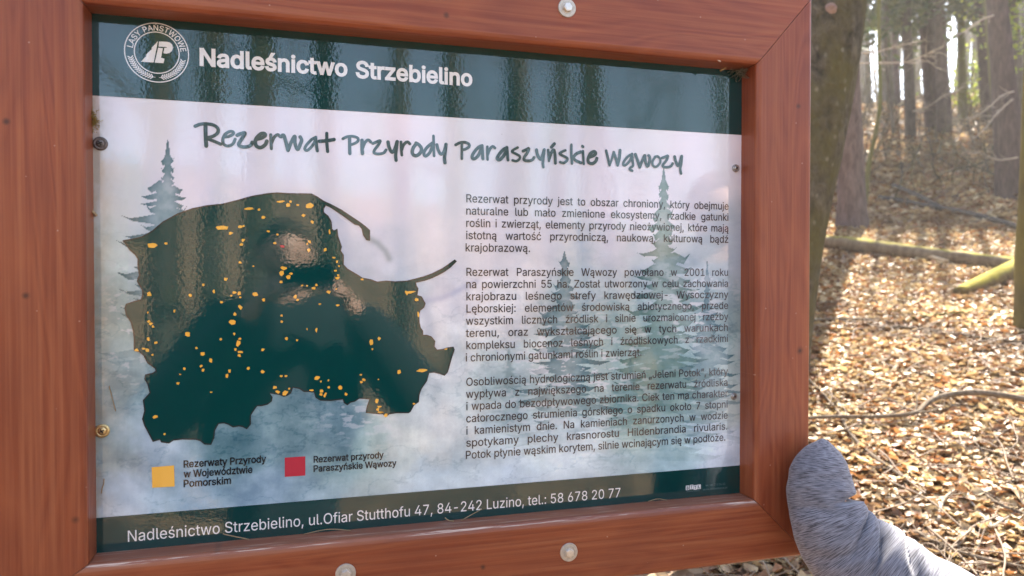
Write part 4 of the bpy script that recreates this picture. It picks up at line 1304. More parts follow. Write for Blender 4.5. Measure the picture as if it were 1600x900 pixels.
          'o': (415, '207,-8 170,-5 137,6 107,23 82,46 46,108 34,187 46,268 62,302 82,330 107,353 137,371 170,381 207,384 245,381 278,371 308,353 333,330 354,302 369,268 381,187 369,108 354,74 333,46 308,23 278,6 245,-5|207,46 250,54 287,82 310,126 319,187 310,250 287,294 250,322 207,330 165,322 128,294 106,250 96,187 106,126 128,82 165,54'),
          'p': (424, '53,-143 53,379 112,379 112,319 118,319 152,360 190,380 241,384 294,371 330,347 352,323 382,257 389,218 389,160 370,84 352,54 322,22 284,1 252,-7 213,-7 178,1 149,20 114,59 114,-143|220,47 267,57 301,88 321,133 328,189 321,245 301,290 267,319 220,330 174,320 140,291 120,247 113,189 120,132 140,86 174,57'),
          'r': (259, '53,0 53,379 112,379 112,321 115,321 135,352 166,375 196,384 243,384 243,322 200,326 170,319 140,301 123,278 114,243 114,0'),
          's': (365, '182,-8 128,-2 84,18 53,50 36,94 94,107 105,79 119,64 143,51 173,46 225,52 244,62 262,81 267,112 250,139 225,151 137,173 95,191 66,215 48,255 51,305 61,325 81,349 131,377 197,384 239,378 279,358 307,328 324,290 268,277 255,302 232,323 205,331 171,332 143,324 117,304 109,283 112,258 124,243 144,232 254,202 292,183 321,150 330,125 331,98 317,54 283,19 233,-2'),
          't': (227, '204,379 204,327 6,327 6,379|65,471 126,471 127,81 136,61 150,53 202,54 211,1 156,-4 115,6 86,28 69,61 65,93'),
          'u': (410, '182,-5 138,1 108,15 78,44 62,76 53,127 53,379 114,379 117,114 127,89 150,64 172,54 200,50 232,55 254,65 273,81 286,103 296,145 296,379 357,379 357,0 298,0 298,92 307,92 297,67 265,23 231,3'),
          'v': (389, '163,0 17,379 84,379 171,138 206,21 184,21 218,138 305,379 371,379 226,0'),
          'w': (567, '138,0 23,379 87,379 146,167 175,41 165,41 178,101 252,379 316,379 402,41 391,41 402,90 480,379 545,379 429,0 368,0 277,338 291,338 199,0'),
          'y': (389, '47,-139 61,-86 100,-89 124,-80 144,-53 163,-1 17,379 84,379 171,138 206,21 184,21 218,138 305,379 371,379 188,-91 164,-120 128,-140 88,-145'),
          'z': (380, '42,0 42,46 254,320 48,323 48,379 333,379 333,331 126,56 339,56 339,0'),
          'ó': (415, '207,-8 170,-5 137,6 107,23 82,46 46,108 34,187 46,268 62,302 82,330 107,353 137,371 170,381 207,384 245,381 278,371 308,353 333,330 354,302 369,268 381,187 369,108 354,74 333,46 308,23 278,6 245,-5|207,46 250,54 287,82 310,126 319,187 310,250 287,294 250,322 207,330 165,322 128,294 106,250 96,187 106,126 128,82 165,54|181,429 228,529 297,529 231,429'),
          'ą': (389, '160,-9 126,-5 94,5 52,38 37,66 31,90 31,123 38,150 63,183 100,203 265,235 275,251 271,288 259,308 244,320 196,331 165,327 136,315 115,298 100,274 41,291 67,335 111,367 171,383 233,381 269,370 296,353 319,327 331,298 337,251 337,0 277,0 277,52 272,52 252,25 226,6 197,-5|170,45 222,56 257,83 274,121 276,190 246,179 139,160 117,150 101,136 92,105 102,72 130,52|297,-145 267,-141 242,-128 228,-113 219,-87 221,-61 230,-39 276,5 337,0 289,-40 280,-73 287,-87 299,-93 317,-93 339,-86 357,-130 324,-142'),
          'ć': (396, '207,-8 170,-5 137,6 107,23 82,46 46,108 34,187 46,268 62,302 82,330 107,353 137,371 170,381 207,384 260,377 305,356 340,322 362,277 303,262 292,286 276,306 253,321 230,328 189,329 151,315 119,281 99,224 98,160 115,102 151,61 181,49 207,46 239,50 268,64 289,85 304,117 363,102 341,56 306,21 261,-1|181,429 228,529 297,529 231,429'),
          'ę': (404, '212,-8 149,1 117,16 90,38 68,64 51,96 34,172 42,254 74,320 97,346 125,365 157,378 193,384 228,383 266,374 319,341 341,315 357,282 371,207 371,169 75,169 75,221 338,221 310,202 305,246 291,282 268,309 237,326 205,330 173,326 146,313 120,288 98,234 97,157 110,106 139,70 179,50 224,47 254,53 275,64 294,84 306,105 365,91 345,51 311,19 266,-1|299,-148 261,-142 232,-122 221,-97 222,-61 237,-27 269,17 365,91 345,44 288,-43 281,-70 285,-86 297,-95 319,-96 341,-88 358,-133 326,-145'),
          'ł': (207, '151,-2 121,1 91,15 76,33 65,65 64,509 125,509 126,81 138,56 181,54 192,3|6,225 6,280 183,382 183,328'),
          'Ń': (523, '60,0 60,509 136,509 360,156 414,55 405,54 399,163 399,509 463,509 463,0 387,0 171,342 108,452 119,454 125,298 125,0|235,558 283,659 351,659 285,558'),
          'ń': (410, '114,227 114,0 53,0 53,379 112,379 112,287 102,287 118,322 137,349 160,367 187,379 217,384 255,382 288,372 315,354 344,313 356,264 357,0 296,0 296,246 287,283 267,310 246,323 220,329 190,327 161,317 141,303 126,283 117,257|178,429 226,529 294,529 228,429'),
          'ś': (365, '182,-8 128,-2 84,18 53,50 36,94 94,107 105,79 119,64 143,51 173,46 225,52 244,62 262,81 267,112 250,139 225,151 137,173 95,191 66,215 48,255 51,305 61,325 81,349 131,377 197,384 239,378 279,358 307,328 324,290 268,277 255,302 232,323 205,331 171,332 143,324 117,304 109,283 112,258 124,243 144,232 254,202 292,183 321,150 330,125 331,98 317,54 283,19 233,-2|159,429 207,529 276,529 210,429'),
          'ź': (380, '42,0 42,46 254,320 48,323 48,379 333,379 333,331 126,56 339,56 339,0|160,429 208,529 276,529 210,429'),
          'ż': (380, '42,0 42,46 254,320 48,323 48,379 333,379 333,331 126,56 339,56 339,0|187,443 157,455 144,483 157,512 187,524 217,512 229,483 217,455'),
          '”': (300, '52,318 82,509 151,509 98,318|175,318 205,509 274,509 222,318'),
          '„': (287, '38,-119 68,71 138,71 85,-119|161,-119 192,71 261,71 208,-119'),
          ' ': (188, '')}
CAPU = .509


def word_w(txt):
    return sum(GLYPHS[c][0] for c in txt) / 1000


GCACHE = {}


def glyph(c, off):
    """triangles of one letter: non-zero winding fill of its outlines, each outline moved outwards by off"""
    if (c, off) in GCACHE:
        return GCACHE[(c, off)]
    loops = []
    for piece in filter(None, GLYPHS[c][1].split('|')):
        P = np.array([tuple(map(int, p.split(','))) for p in piece.split()], float) / 1000
        if off:
            e = np.roll(P, -1, 0) - P
            e /= np.linalg.norm(e, axis=1)[:, None] + 1e-9
            n1 = np.stack([-e[:, 1], e[:, 0]], 1)
            n0 = np.roll(n1, 1, 0)
            m = n0 + n1
            k = np.clip(1 + (n0 * n1).sum(1), .45, 2)[:, None]
            P = P + m / k * off
        loops.append(P)
    if not loops:
        return np.zeros((0, 2)), []
    vs_, es = [], []
    for P in loops:
        n = len(vs_)
        vs_ += [Vector(p) for p in P]
        es += [(n + i, n + (i + 1) % len(P)) for i in range(len(P))]
    ov, _, of = delaunay_2d_cdt(vs_, es, [], 0, 1e-6)[:3]
    V_ = np.array([tuple(v) for v in ov])
    keep = []
    for t in of:
        x, y = V_[list(t)].mean(0)
        wn = 0
        for P in loops:
            Q = np.roll(P, -1, 0)
            cr = (Q[:, 0] - P[:, 0]) * (y - P[:, 1]) - (x - P[:, 0]) * (Q[:, 1] - P[:, 1])
            wn += ((P[:, 1] <= y) & (Q[:, 1] > y) & (cr > 0)).sum() - ((P[:, 1] > y) & (Q[:, 1] <= y) & (cr < 0)).sum()
        if wn:
            a_, b_, c_ = V_[list(t)]
            keep.append(tuple(t) if (b_[0] - a_[0]) * (c_[1] - a_[1]) - (b_[1] - a_[1]) * (c_[0] - a_[0]) > 0 else tuple(t)[::-1])
    GCACHE[(c, off)] = (V_, keep)
    return V_, keep


def set_type(txt, offset=0.0):
    """a run of letters; returns vertices (x, y) in em and faces"""
    co, fs, x = [], [], 0.0
    for c in txt:
        v, f = glyph(c, offset)
        n = len(co)
        co += [(p[0] + x, p[1]) for p in v]
        fs += [tuple(i + n for i in t) for t in f]
        x += GLYPHS[c][0] / 1000
    return np.array(co), fs


def text_runs(name, runs, mat, parent, y, bold=0.0):
    """runs: (text, x0, x1, baseline z, cap height) in panel metres"""
    VV_, FF_ = [], []
    for txt, x0, x1, z, cap in runs:
        co, fs = set_type(txt, bold)
        xa, xb = co[:, 0].min(), co[:, 0].max()
        sx = (x1 - x0) / (xb - xa)
        sz = cap / CAPU
        n = len(VV_)
        VV_ += [(x0 + (c[0] - xa) * sx, y, z + c[1] * sz) for c in co]
        FF_ += [tuple(i + n for i in f) for f in fs]
    return mesh_obj(name, VV_, FF_, mat, parent)


def run_px(txt, xl, yl, xr, yr, cap_px):
    a, b = pp(xl, yl), pp(xr, yr)
    z = (a[2] + b[2]) / 2
    cap = pp(xl, yl - cap_px)[2] - a[2]
    return (txt, a[0], b[0], z, cap)


text_runs('header_title', [run_px('Nadleśnictwo', 312, 102, 543, 119, 26), run_px('Strzebielino', 555.5, 121, 738, 134, 25)], M_WHITE, panel, -.0007, .026)
text_runs('footer_address', [run_px('Nadleśnictwo Strzebielino, ul.Ofiar Stutthofu 47, 84-242 Luzino, tel.: 58 678 20 77', 200, 847, 969, 776, 17.5)], M_WHITE, panel, -.0007, 0)
text_runs('legend_caption', [run_px('Rezerwaty Przyrody', 287, 730.5, 416, 722, 11), run_px('w Województwie', 287, 746, 394.5, 738.5, 11), run_px('Pomorskim', 287, 761, 361, 755.5, 11)], M_INK, panel, -.0007, .018)
text_runs('legend_caption', [run_px('Rezerwat przyrody', 490, 723, 599.5, 715, 10), run_px('Paraszyńskie Wąwozy', 490, 737, 619.5, 728, 10)], M_INK, panel, -.0007, .018)

# words are spread so that each justified line spans the column
xl_, xr_ = pp(727.5, 500)[0], pp(1138, 450)[0]
ztop = pp(727.5, 316)[2]
zbot = pp(727.5, 717)[2]
paras = [['Rezerwat przyrody jest to obszar chroniony, który obejmuje', 'naturalne lub mało zmienione ekosystemy, rzadkie gatunki', 'roślin i zwierząt, elementy przyrody nieożywionej, które mają', 'istotną wartość  przyrodniczą, naukową, kulturową bądź', ('krajobrazową.', 828, 396)],
         ['Rezerwat Paraszyńskie Wąwozy powołano w 2001 roku', 'na powierzchni 55 ha. Został utworzony w celu zachowania', 'krajobrazu leśnego strefy krawędziowej- Wysoczyzny', 'Lęborskiej: elementów środowiska abiotycznego, przede', 'wszystkim licznych źródlisk i silnie urozmaiconej rzeźby', 'terenu, oraz wykształcającego się w tych warunkach', 'kompleksu biocenoz leśnych i źródliskowych z rzadkimi', ('i chronionymi gatunkami roślin i zwierząt.', 1002, 556)],
         ['Osobliwością hydrologiczną jest strumień „Jeleni Potok”, który', 'wypływa z największego na terenie rezerwatu źródliska', 'i wpada do bezodpływowego zbiornika. Ciek ten ma charakter', 'całorocznego strumienia górskiego o spadku około 7 stopni', 'i kamienistym dnie. Na kamieniach zanurzonych w wodzie', 'spotykamy plechy krasnorostu Hildenbrandia rivularis.', ('Potok płynie wąskim korytem, silnie wcinającym się w podłoże.', 1133, 690)]]
row = 0
NROW = 21
pitch = (ztop - zbot) / NROW
CAPH = pitch * .655
for par in paras:
    runs = []
    for line in par:
        z = ztop - row * pitch
        row += 1
        if isinstance(line, tuple):
            txt, rx, ry = line
            runs.append((txt, xl_, pp(rx, ry)[0], z, CAPH))
            continue
        words = line.split()
        wid = [word_w(x_) for x_ in words]
        total = xr_ - xl_
        nat = CAPH / CAPU * .92
        gap = (total - sum(wid) * nat) / (len(words) - 1)
        if gap < .0045:
            gap = .0045
            nat = (total - gap * (len(words) - 1)) / sum(wid)
        elif gap > .0135:
            gap = .0135
            nat = (total - gap * (len(words) - 1)) / sum(wid)
        x = xl_
        for wd, ww in zip(words, wid):
            bx = set_type(wd, .006)[0][:, 0]
            runs.append((wd, x + bx.min() * nat, x + bx.max() * nat, z, CAPH))
            x += ww * nat + gap
    row += 1
    text_runs('paragraph', runs, M_BODY, panel, -.0007, .006)

# ---- hand lettered title, traced stroke by stroke
T5, T6, T7, T8 = (300, 180), (500, 190), (700, 200), (890, 200)
TS = [
    (T5, [(40, 138), (100, 115), (180, 108), (270, 125), (325, 170), (318, 225), (260, 265), (175, 285)]), (T5, [(168, 115), (170, 200), (172, 290), (178, 385)]), (T5, [(180, 290), (260, 320), (360, 362)]),
    (T5, [(400, 275), (460, 265), (510, 240), (515, 210), (470, 205), (410, 245), (385, 310), (400, 365), (450, 385), (510, 360), (540, 300)]),
    (T5, [(565, 252), (610, 232), (662, 222), (640, 270), (600, 330), (585, 370), (620, 395), (690, 395), (735, 375), (752, 340)]),
    (T5, [(810, 300), (870, 285), (915, 255), (905, 230), (860, 235), (805, 290), (790, 345), (810, 390), (860, 405), (915, 370), (935, 325)]),
    (T5, [(985, 245), (988, 330), (992, 420)]), (T5, [(990, 360), (1010, 310), (1040, 262), (1075, 245), (1105, 272)]),
    (T5, [(1115, 268), (1145, 252), (1172, 330), (1200, 440)]), (T5, [(1200, 440), (1240, 340), (1285, 262), (1287, 350), (1320, 430), (1355, 360), (1370, 310), (1352, 272)]),
    (T5, [(1548, 275), (1490, 310), (1430, 375), (1410, 425), (1440, 440), (1490, 400), (1535, 330), (1548, 275)]), (T5, [(1546, 285), (1555, 370), (1565, 445)]),
    (T6, [(-5, 247), (80, 240), (175, 225)]), (T6, [(85, 148), (85, 260), (95, 375)]),
    (T6, [(285, 215), (340, 190), (410, 185), (470, 205), (475, 240), (440, 270), (385, 290)]), (T6, [(370, 195), (370, 300), (372, 400)]),
    (T6, [(525, 235), (525, 320), (530, 400)]), (T6, [(530, 340), (560, 265), (600, 230), (635, 255)]),
    (T6, [(660, 275), (705, 255), (752, 240), (730, 290), (685, 350), (675, 390), (720, 405), (790, 395), (825, 355)]),
    (T6, [(850, 255), (860, 310), (885, 370), (910, 380), (940, 330), (962, 255)]), (T6, [(965, 250), (950, 370), (945, 430), (950, 485)]),
    (T6, [(1012, 255), (1015, 340), (1022, 420)]), (T6, [(1020, 355), (1045, 290), (1090, 255), (1122, 278)]),
    (T6, [(1200, 278), (1160, 340), (1155, 400), (1195, 428), (1245, 400), (1268, 345), (1240, 295), (1200, 270)]),
    (T6, [(1410, 265), (1350, 310), (1305, 370), (1300, 415), (1325, 430), (1370, 390), (1410, 300)]), (T6, [(1418, 180), (1420, 300), (1425, 430)]),
    (T6, [(1460, 290), (1475, 350), (1505, 405), (1540, 390), (1560, 340), (1573, 285)]), (T6, [(1575, 285), (1562, 400), (1555, 460), (1560, 515)]),
    (T7, [(95, 212), (150, 185), (215, 180), (262, 205), (258, 240), (215, 265), (180, 275)]), (T7, [(172, 190), (172, 290), (172, 385)]),
    (T7, [(425, 222), (370, 250), (315, 320), (300, 370), (330, 385), (380, 340), (424, 240)]), (T7, [(424, 226), (430, 310), (435, 385)]),
    (T7, [(490, 235), (490, 310), (493, 395)]), (T7, [(492, 340), (520, 270), (555, 232), (585, 250)]),
    (T7, [(735, 245), (680, 280), (625, 350), (615, 390), (650, 395), (700, 340), (735, 265)]), (T7, [(735, 250), (742, 330), (748, 400)]),
    (T7, [(870, 245), (815, 275), (800, 300), (850, 325), (895, 355), (890, 390), (850, 415), (805, 405)]),
    (T7, [(935, 290), (975, 272), (1010, 258), (990, 310), (955, 360), (950, 400), (1000, 412), (1050, 400), (1075, 368)]),
    (T7, [(1105, 275), (1115, 330), (1145, 385), (1170, 375), (1200, 278)]), (T7, [(1203, 270), (1190, 380), (1185, 440), (1190, 490)]),
    (T7, [(1250, 275), (1255, 340), (1260, 412)]), (T7, [(1262, 390), (1290, 310), (1320, 275), (1335, 330), (1340, 440)]), (T7, [(1290, 240), (1328, 198)]),
    (T7, [(1465, 280), (1410, 305), (1395, 325), (1440, 350), (1490, 380), (1480, 415), (1440, 438), (1400, 428)]),
    (T7, [(1540, 210), (1540, 330), (1548, 445)]), (T8, [(30, 385), (80, 325), (138, 300)]), (T8, [(35, 372), (80, 410), (140, 435)]),
    (T8, [(165, 290), (170, 370), (175, 450)]), (T8, [(158, 228), (166, 236)]),
    (T8, [(245, 365), (300, 345), (325, 315), (300, 295), (255, 325), (228, 390), (240, 435), (285, 445), (325, 415), (338, 380)]),
    (T8, [(455, 285), (475, 370), (497, 465)]), (T8, [(497, 465), (525, 390), (550, 305)]), (T8, [(550, 305), (575, 380), (598, 465)]), (T8, [(598, 465), (620, 370), (628, 280)]),
    (T8, [(780, 325), (730, 355), (680, 415), (668, 460), (700, 462), (750, 410), (780, 340)]), (T8, [(780, 330), (785, 410), (790, 470), (758, 498), (750, 520), (780, 535)]),
    (T8, [(820, 330), (845, 400), (875, 490)]), (T8, [(875, 490), (905, 410), (938, 342), (945, 420), (970, 480), (995, 430), (1000, 370), (985, 345)]),
    (T8, [(1065, 365), (1035, 420), (1040, 470), (1080, 485), (1125, 440), (1130, 390), (1095, 355), (1064, 362)]),
    (T8, [(1155, 375), (1190, 362), (1226, 350), (1210, 400), (1165, 460), (1170, 485), (1210, 492), (1260, 480), (1285, 445)]),
    (T8, [(1310, 360), (1325, 420), (1350, 470), (1375, 440), (1395, 358)]), (T8, [(1400, 352), (1392, 450), (1380, 510), (1390, 570)])]
V, F = [], []
for k, (o, pts) in enumerate(TS):
    P = catmull(np.array([(o[0] + x / 8, o[1] + y / 8) for x, y in pts]), 7)
    P = np.array([pp(x, y)[[0, 2]] for x, y in P])
    stroke(V, F, P, .0047 + .0006 * math.sin(k * 1.7), -.0005 - 8e-6 * k)
mesh_obj('title_lettering', V, F, M_TITLE, panel)

# ---- round forestry emblem
cc = pp(245.3, 82.5)
ro = (pp(295.3, 86.5)[0] - pp(195.3, 78.5)[0]) / 2
cs = lambda x, y: pp(180 + x / 7.5, 20 + y / 7.5)
V, F = [], []
for rr in (ro, ro * .70):
    th = np.linspace(0, 2 * math.pi, 73)
    stroke(V, F, np.stack([cc[0] + rr * np.cos(th), cc[2] + rr * np.sin(th)], 1), .0013, -.0006)
rm = ro * .845
for sgn in (-1, 1):
    a0, a1 = (R(197), R(266)) if sgn < 0 else (R(343), R(274))
    th = np.linspace(a0, a1, 15)
    stroke(V, F, np.stack([cc[0] + rm * np.cos(th), cc[2] + rm * np.sin(th)], 1), .0006, -.00063)
    for i, t in enumerate(th[:-1]):
        for sd in (-1, 1):
            r2 = rm + sd * ro * .075
            t2 = t - (a1 - a0) / 14 * .9
            stroke(V, F, np.array([(cc[0] + rm * math.cos(t), cc[2] + rm * math.sin(t)), (cc[0] + r2 * math.cos(t2), cc[2] + r2 * math.sin(t2))]), .0013, -.00066 - 1e-6 * i)
def flatp(pts):
    n = len(V)
    P = [Vector((p[0], p[2], 0)) for p in (cs(*q_) for q_ in pts)]
    V.extend([(p.x, -.0006, p.y) for p in P])
    for t in tessellate_polygon([P]):
        F.append(tuple(i + n for i in t))
flatp([(502, 333), (460, 378), (425, 418), (437, 421), (385, 468), (357, 499), (370, 504), (303, 574), (380, 580), (452, 583), (476, 460)])
flatp([(505, 410), (560, 416), (538, 528), (578, 540), (568, 592), (464, 585)])
flatp([(514, 338), (600, 340), (640, 348), (670, 375), (678, 410), (665, 450), (635, 474), (600, 481), (566, 475), (578, 412), (604, 411), (605, 402), (509, 398)])
# the name set along the ring
ring_txt = 'LASY PAŃSTWOWE'
adv = []
for ch in ring_txt:
    adv.append(.30 if ch == ' ' else word_w(ch) + .045)
tot = sum(adv)
a_st, a_en = R(173), R(6)
pos = 0
for ch, ad in zip(ring_txt, adv):
    t = a_st + (a_en - a_st) * (pos + ad / 2) / tot
    pos += ad
    if ch == ' ':
        continue
    co, fs = set_type(ch, .010)
    mx = (co[:, 0].max() + co[:, 0].min()) / 2
    sc = ro * .185 / CAPU
    n = len(V)
    rot = t - math.pi / 2
    for c_ in co:
        lx, lz = (c_[0] - mx) * sc * .95, (c_[1] - CAPU / 2) * sc
        V.append((cc[0] + rm * math.cos(t) + lx * math.cos(rot) - lz * math.sin(rot), -.0006, cc[2] + rm * math.sin(t) + lx * math.sin(rot) + lz * math.cos(rot)))
    F += [tuple(i + n for i in f) for f in fs]
mesh_obj('emblem', V, F, M_WHITE, panel)

# ---- printer's mark
V, F = [], []
polys = []
for k, (xa, ya) in enumerate(((1071.3, 758.8), (1077.6, 757.6), (1083.4, 758.2), (1089.3, 757.2))):
    polys.append([pp(xa, ya), pp(xa, ya + 7), pp(xa + 5.4, ya + 6.5), pp(xa + 5.4, ya - .5)])
flat_poly('printer_mark', polys, -.0006, M_WHITE, panel)
text_runs('printer_letters', [run_px(c_, x_, y_, x_ + 3, y_, 4.6) for c_, x_, y_ in (('B', 1072.6, 764.6), ('T', 1078.7, 763.2), ('T', 1084.5, 763.8), ('L', 1090.6, 762.6))], M_TEAL, panel, -.0008, .02)
text_runs('printer_contact', [run_px('tel. 58 275 06 22', 1102, 760, 1133, 757, 3.0), run_px('www.bttlreklama.pl', 1098, 766, 1136, 763, 3.0), run_px('REKLAMA', 1073, 769, 1093, 767, 1.8)], M_FAINT, panel, -.0006, 0)

# ---- screws and bolts
def ring_lathe(mb, c, prof, seg=24, facets=None):
    """revolve (radius, y) about the y axis through c, y pointing at the viewer is negative"""
    V_, F_ = [], []
    for r_, yy in prof:
        for k in range(seg):
            a = 2 * math.pi * k / seg
            V_.append((c[0] + r_ * math.cos(a), yy, c[2] + r_ * math.sin(a)))
    m = len(prof)
    for i in range(m - 1):
        for k in range(seg):
            k2 = (k + 1) % seg
            F_.append((i * seg + k, i * seg + k2, (i + 1) * seg + k2, (i + 1) * seg + k))
    F_.append(tuple((m - 1) * seg + k for k in range(seg)))
    mb.add(V_, F_)


def screw(px, py, rad_px, mat, label):
    c = pp(px, py)
    r_ = rad_px * .00088
    mb = MB()
    ring_lathe(mb, c, [(r_, 0), (r_, -.0016), (r_ * .93, -.0026), (r_ * .62, -.0029), (r_ * .58, -.0024), (r_ * .54, -.0036), (r_ * .4, -.0042), (r_ * .2, -.0045), (.0002, -.0046)], 28)
    s = mb.build('screw', mat, board)
    s['label'] = label
    cb = MB()
    for a in (R(25), R(115)):
        d = np.array([math.cos(a), 0, math.sin(a)]); e = np.array([-math.sin(a), 0, math.cos(a)])
        h = r_ * .34; wd = r_ * .085
        yy = -.0047 - (.00003 if a > 1 else 0)
        P = [np.array([c[0], 0, c[2]]) + d * h * sx + e * wd * sz for sx, sz in ((-1, -1), (1, -1), (1, 1), (-1, 1))]
        cb.add([(p[0], yy, p[2]) for p in P] + [(p[0], yy + .0012, p[2]) for p in P], [(0, 1, 2, 3), (0, 4, 5, 1), (1, 5, 6, 2), (2, 6, 7, 3), (3, 7, 4, 0)])
    dk = bpy.data.materials.get('screw_recess')
    if not dk:
        n_ = NT('screw_recess'); n_.b.inputs['Base Color'].default_value = (.01, .01, .009, 1); n_.b.inputs['Roughness'].default_value = .7
        dk = n_.m
    cb.build('recess', dk, s, smooth=False)


M_STEEL = metal_mat('dull_steel', (.42, .41, .40), .33, (.16, .14, .12))
M_DKST = metal_mat('weathered_dark_steel', (.20, .18, .17), .42, (.06, .05, .045))
M_BRASS = metal_mat('yellow_zinc', (.72, .55, .27), .3, (.35, .22, .08))
M_ZINC = metal_mat('galvanised_zinc', (.60, .55, .48), .5, (.50, .45, .38))
M_HEAD = metal_mat('bright_zinc', (.74, .71, .66), .3, (.6, .55, .48))
M_GAP_RING = print_mat('grey_green_ring', (.07, .065, .045))
screw(157, 224.5, 10.5, M_DKST, 'dull dark steel screw, upper left')
screw(160, 673, 10.5, M_BRASS, 'shiny yellow zinc screw, lower left')
screw(1149, 263, 7.6, M_STEEL, 'grey steel screw, upper right')
screw(1146, 619, 6.6, M_STEEL, 'grey steel screw, lower right')


def bolt(px, py, tilt):
    p = on_plane(px, py, -TH)
    c = np.array([p[0], 0, p[2]])
    f = -TH
    root = bpy.data.objects.new('bolt', None)
    COL.objects.link(root)
    root.empty_display_size = .02
    root.parent = board
    root.location = Vector((c[0], f, c[2])) - Vector(board.location)
    mb = MB()
    ring_lathe(mb, c, [(.0142, f + .001), (.0145, f - .0006), (.0141, f - .0022), (.0137, f - .0026), (.0092, f - .0026)], 40)
    gm = MB()
    ring_lathe(gm, c, [(.0092, f - .0027), (.0080, f - .0020), (.0070, f - .0018)], 32)
    gm.build('gap_ring', M_GAP_RING, root, smooth=False)  # dark ring set in the gap between head and washer
    mb.build('washer', M_ZINC, root, smooth=False)
    mb = MB()
    V_, F_ = [], []
    prof = [(.0072, f - .0015), (.0072, f - .0068), (.0066, f - .0076), (.0045, f - .0079)]
    for r_, yy in prof:
        for k in range(6):
            a = tilt + math.pi * k / 3
            V_.append((c[0] + r_ * math.cos(a), yy, c[2] + r_ * math.sin(a)))
    for i in range(3):
        for k in range(6):
            k2 = (k + 1) % 6
            F_.append((i * 6 + k, i * 6 + k2, (i + 1) * 6 + k2, (i + 1) * 6 + k))
    F_.append(tuple(18 + k for k in range(6)))
    mb.add(V_, F_)
    mb.build('head', M_HEAD, root, smooth=False)


bolt(885.5, 13, .2)
bolt(888.5, 862.5, .5)
bolt(540, 896, .3)

# ------------------------------------------------------------------ litter caught on the board
M_STRAW = leaf_mat('dry_needle', [(0, (.30, .20, .10)), (1, (.45, .33, .18))], .1)
M_PALE = leaf_mat('pale_splinter', [(0, (.60, .50, .42)), (1, (.66, .56, .48))], .1)
M_MOSSY = leaf_mat('yellow_moss', [(0, (.22, .14, .03)), (1, (.48, .34, .09))], .2)
M_WEB = leaf_mat('grey_web', [(0, (.22, .20, .15)), (1, (.38, .35, .27))], .4)


def bit(name, label, cat, pts, r, mat, group=None):
    mb = MB()
    mb.tube(catmull(np.array(pts), 5), r, 5)
    o = mb.build(name, mat)
    tag(o, label, cat, group)


def sill(px, py, y, up=.0012):
    p = on_plane(px, py, y)
    return np.array([p[0], y, ZB + up])


bit('dry_needle', 'bent dry needle on the sill under the words Ofiar Stutthofu', 'dry needle', [sill(470, 0, -.006), sill(500, 0, -.004, .004), sill(520, 0, -.008, .005), sill(545, 0, -.009)], .0006, M_STRAW)
bit('dry_needle', 'straw coloured needle standing off the sill below the postcode', 'dry needle', [sill(720, 0, -.010, .001), sill(735, 0, -.004, .006), sill(752, 0, -.002, .013)], .0006, M_STRAW)
bit('dry_needle', 'orange brown needle curl on the sill below the number 47', 'dry needle', [sill(694, 0, -.008, .007), sill(700, 0, -.010, .003), sill(708, 0, -.010, .001)], .0008, M_STRAW)
bit('dry_needle', 'pair of dry straws on the sill below the word Strzebielino', 'dry needle', [sill(343, 0, -.004, .012), sill(355, 0, -.006, .009), sill(385, 0, -.009, .002)], .0007, M_STRAW)
bit('dry_needle', 'small dry curl at the right end of the sill below the printer mark', 'dry needle', [sill(1015, 0, -.006, .002), sill(1030, 0, -.004, .004), sill(1045, 0, -.006, .001)], .0006, M_STRAW)
bit('wood_splinter', 'pale splinter stuck under the top rail near its right end', 'splinter', [on_plane(1118, 91.5, -.040), on_plane(1126, 96.5, -.040)], .0013, M_PALE)
bit('wood_splinter', 'brown twig bit poking from the upper right inner corner', 'splinter', [on_plane(1125, 111, -.006), on_plane(1136, 104.5, -.012)], .0016, M_STRAW)
bit('bark_scale', 'brown bark scale wedged on the left inner edge beside the fir picture', 'bark scale', [pp(142, 329, -.006), pp(147, 333, -.004), pp(151, 337.5, -.003)], [.0022] * 11, M_STRAW)
bit('dry_needle', 'dark thin needle stuck low on the left margin above the yellow screw', 'dry needle', [pp(170.5, 603, -.0012), pp(175, 620, -.0014), pp(180.5, 642, -.0012)], .0006, M_STRAW)
bit('dry_needle', 'brown crooked needle on the left margin under the yellow screw', 'dry needle', [pp(162.5, 748, -.0012), pp(162, 756, -.0016), pp(159.5, 763, -.0014), pp(158.5, 771, -.0012)], .0007, M_STRAW)


def tuft(name, label, cat, px, py, y, sp, n, L, mat, seed, r=.0004):
    rng = np.random.default_rng(seed)
    c = on_plane(px, py, y)
    mb = MB()
    for k in range(n):
        p = c + rng.normal(0, 1, 3) * np.array(sp)
        p[1] = min(p[1], -.0008)
        d = rng.normal(0, 1, 3) * np.array([1, .6, 1]); d /= np.linalg.norm(d)
        q_ = p + d * L * rng.uniform(.5, 1.2)
        q_[1] = min(q_[1], -.0008)
        m = (p + q_) / 2 + rng.normal(0, L * .2, 3)
        m[1] = min(m[1], -.0008)
        mb.tube([p, m, q_], r, 4)
    tag(mb.build(name, mat), label, cat)


tuft('moss_tuft', 'ochre yellow tuft of moss growing at the left inner edge under the header', 'moss tuft', 146.5, 186, -.004, (.0022, .002, .007), 130, .0042, M_MOSSY, 1)
tuft('web_tuft', 'grey brown web tangle in the upper right inner corner of the frame', 'web tangle', 1158, 112, -.012, (.007, .006, .005), 90, .012, M_WEB, 2, .00035)

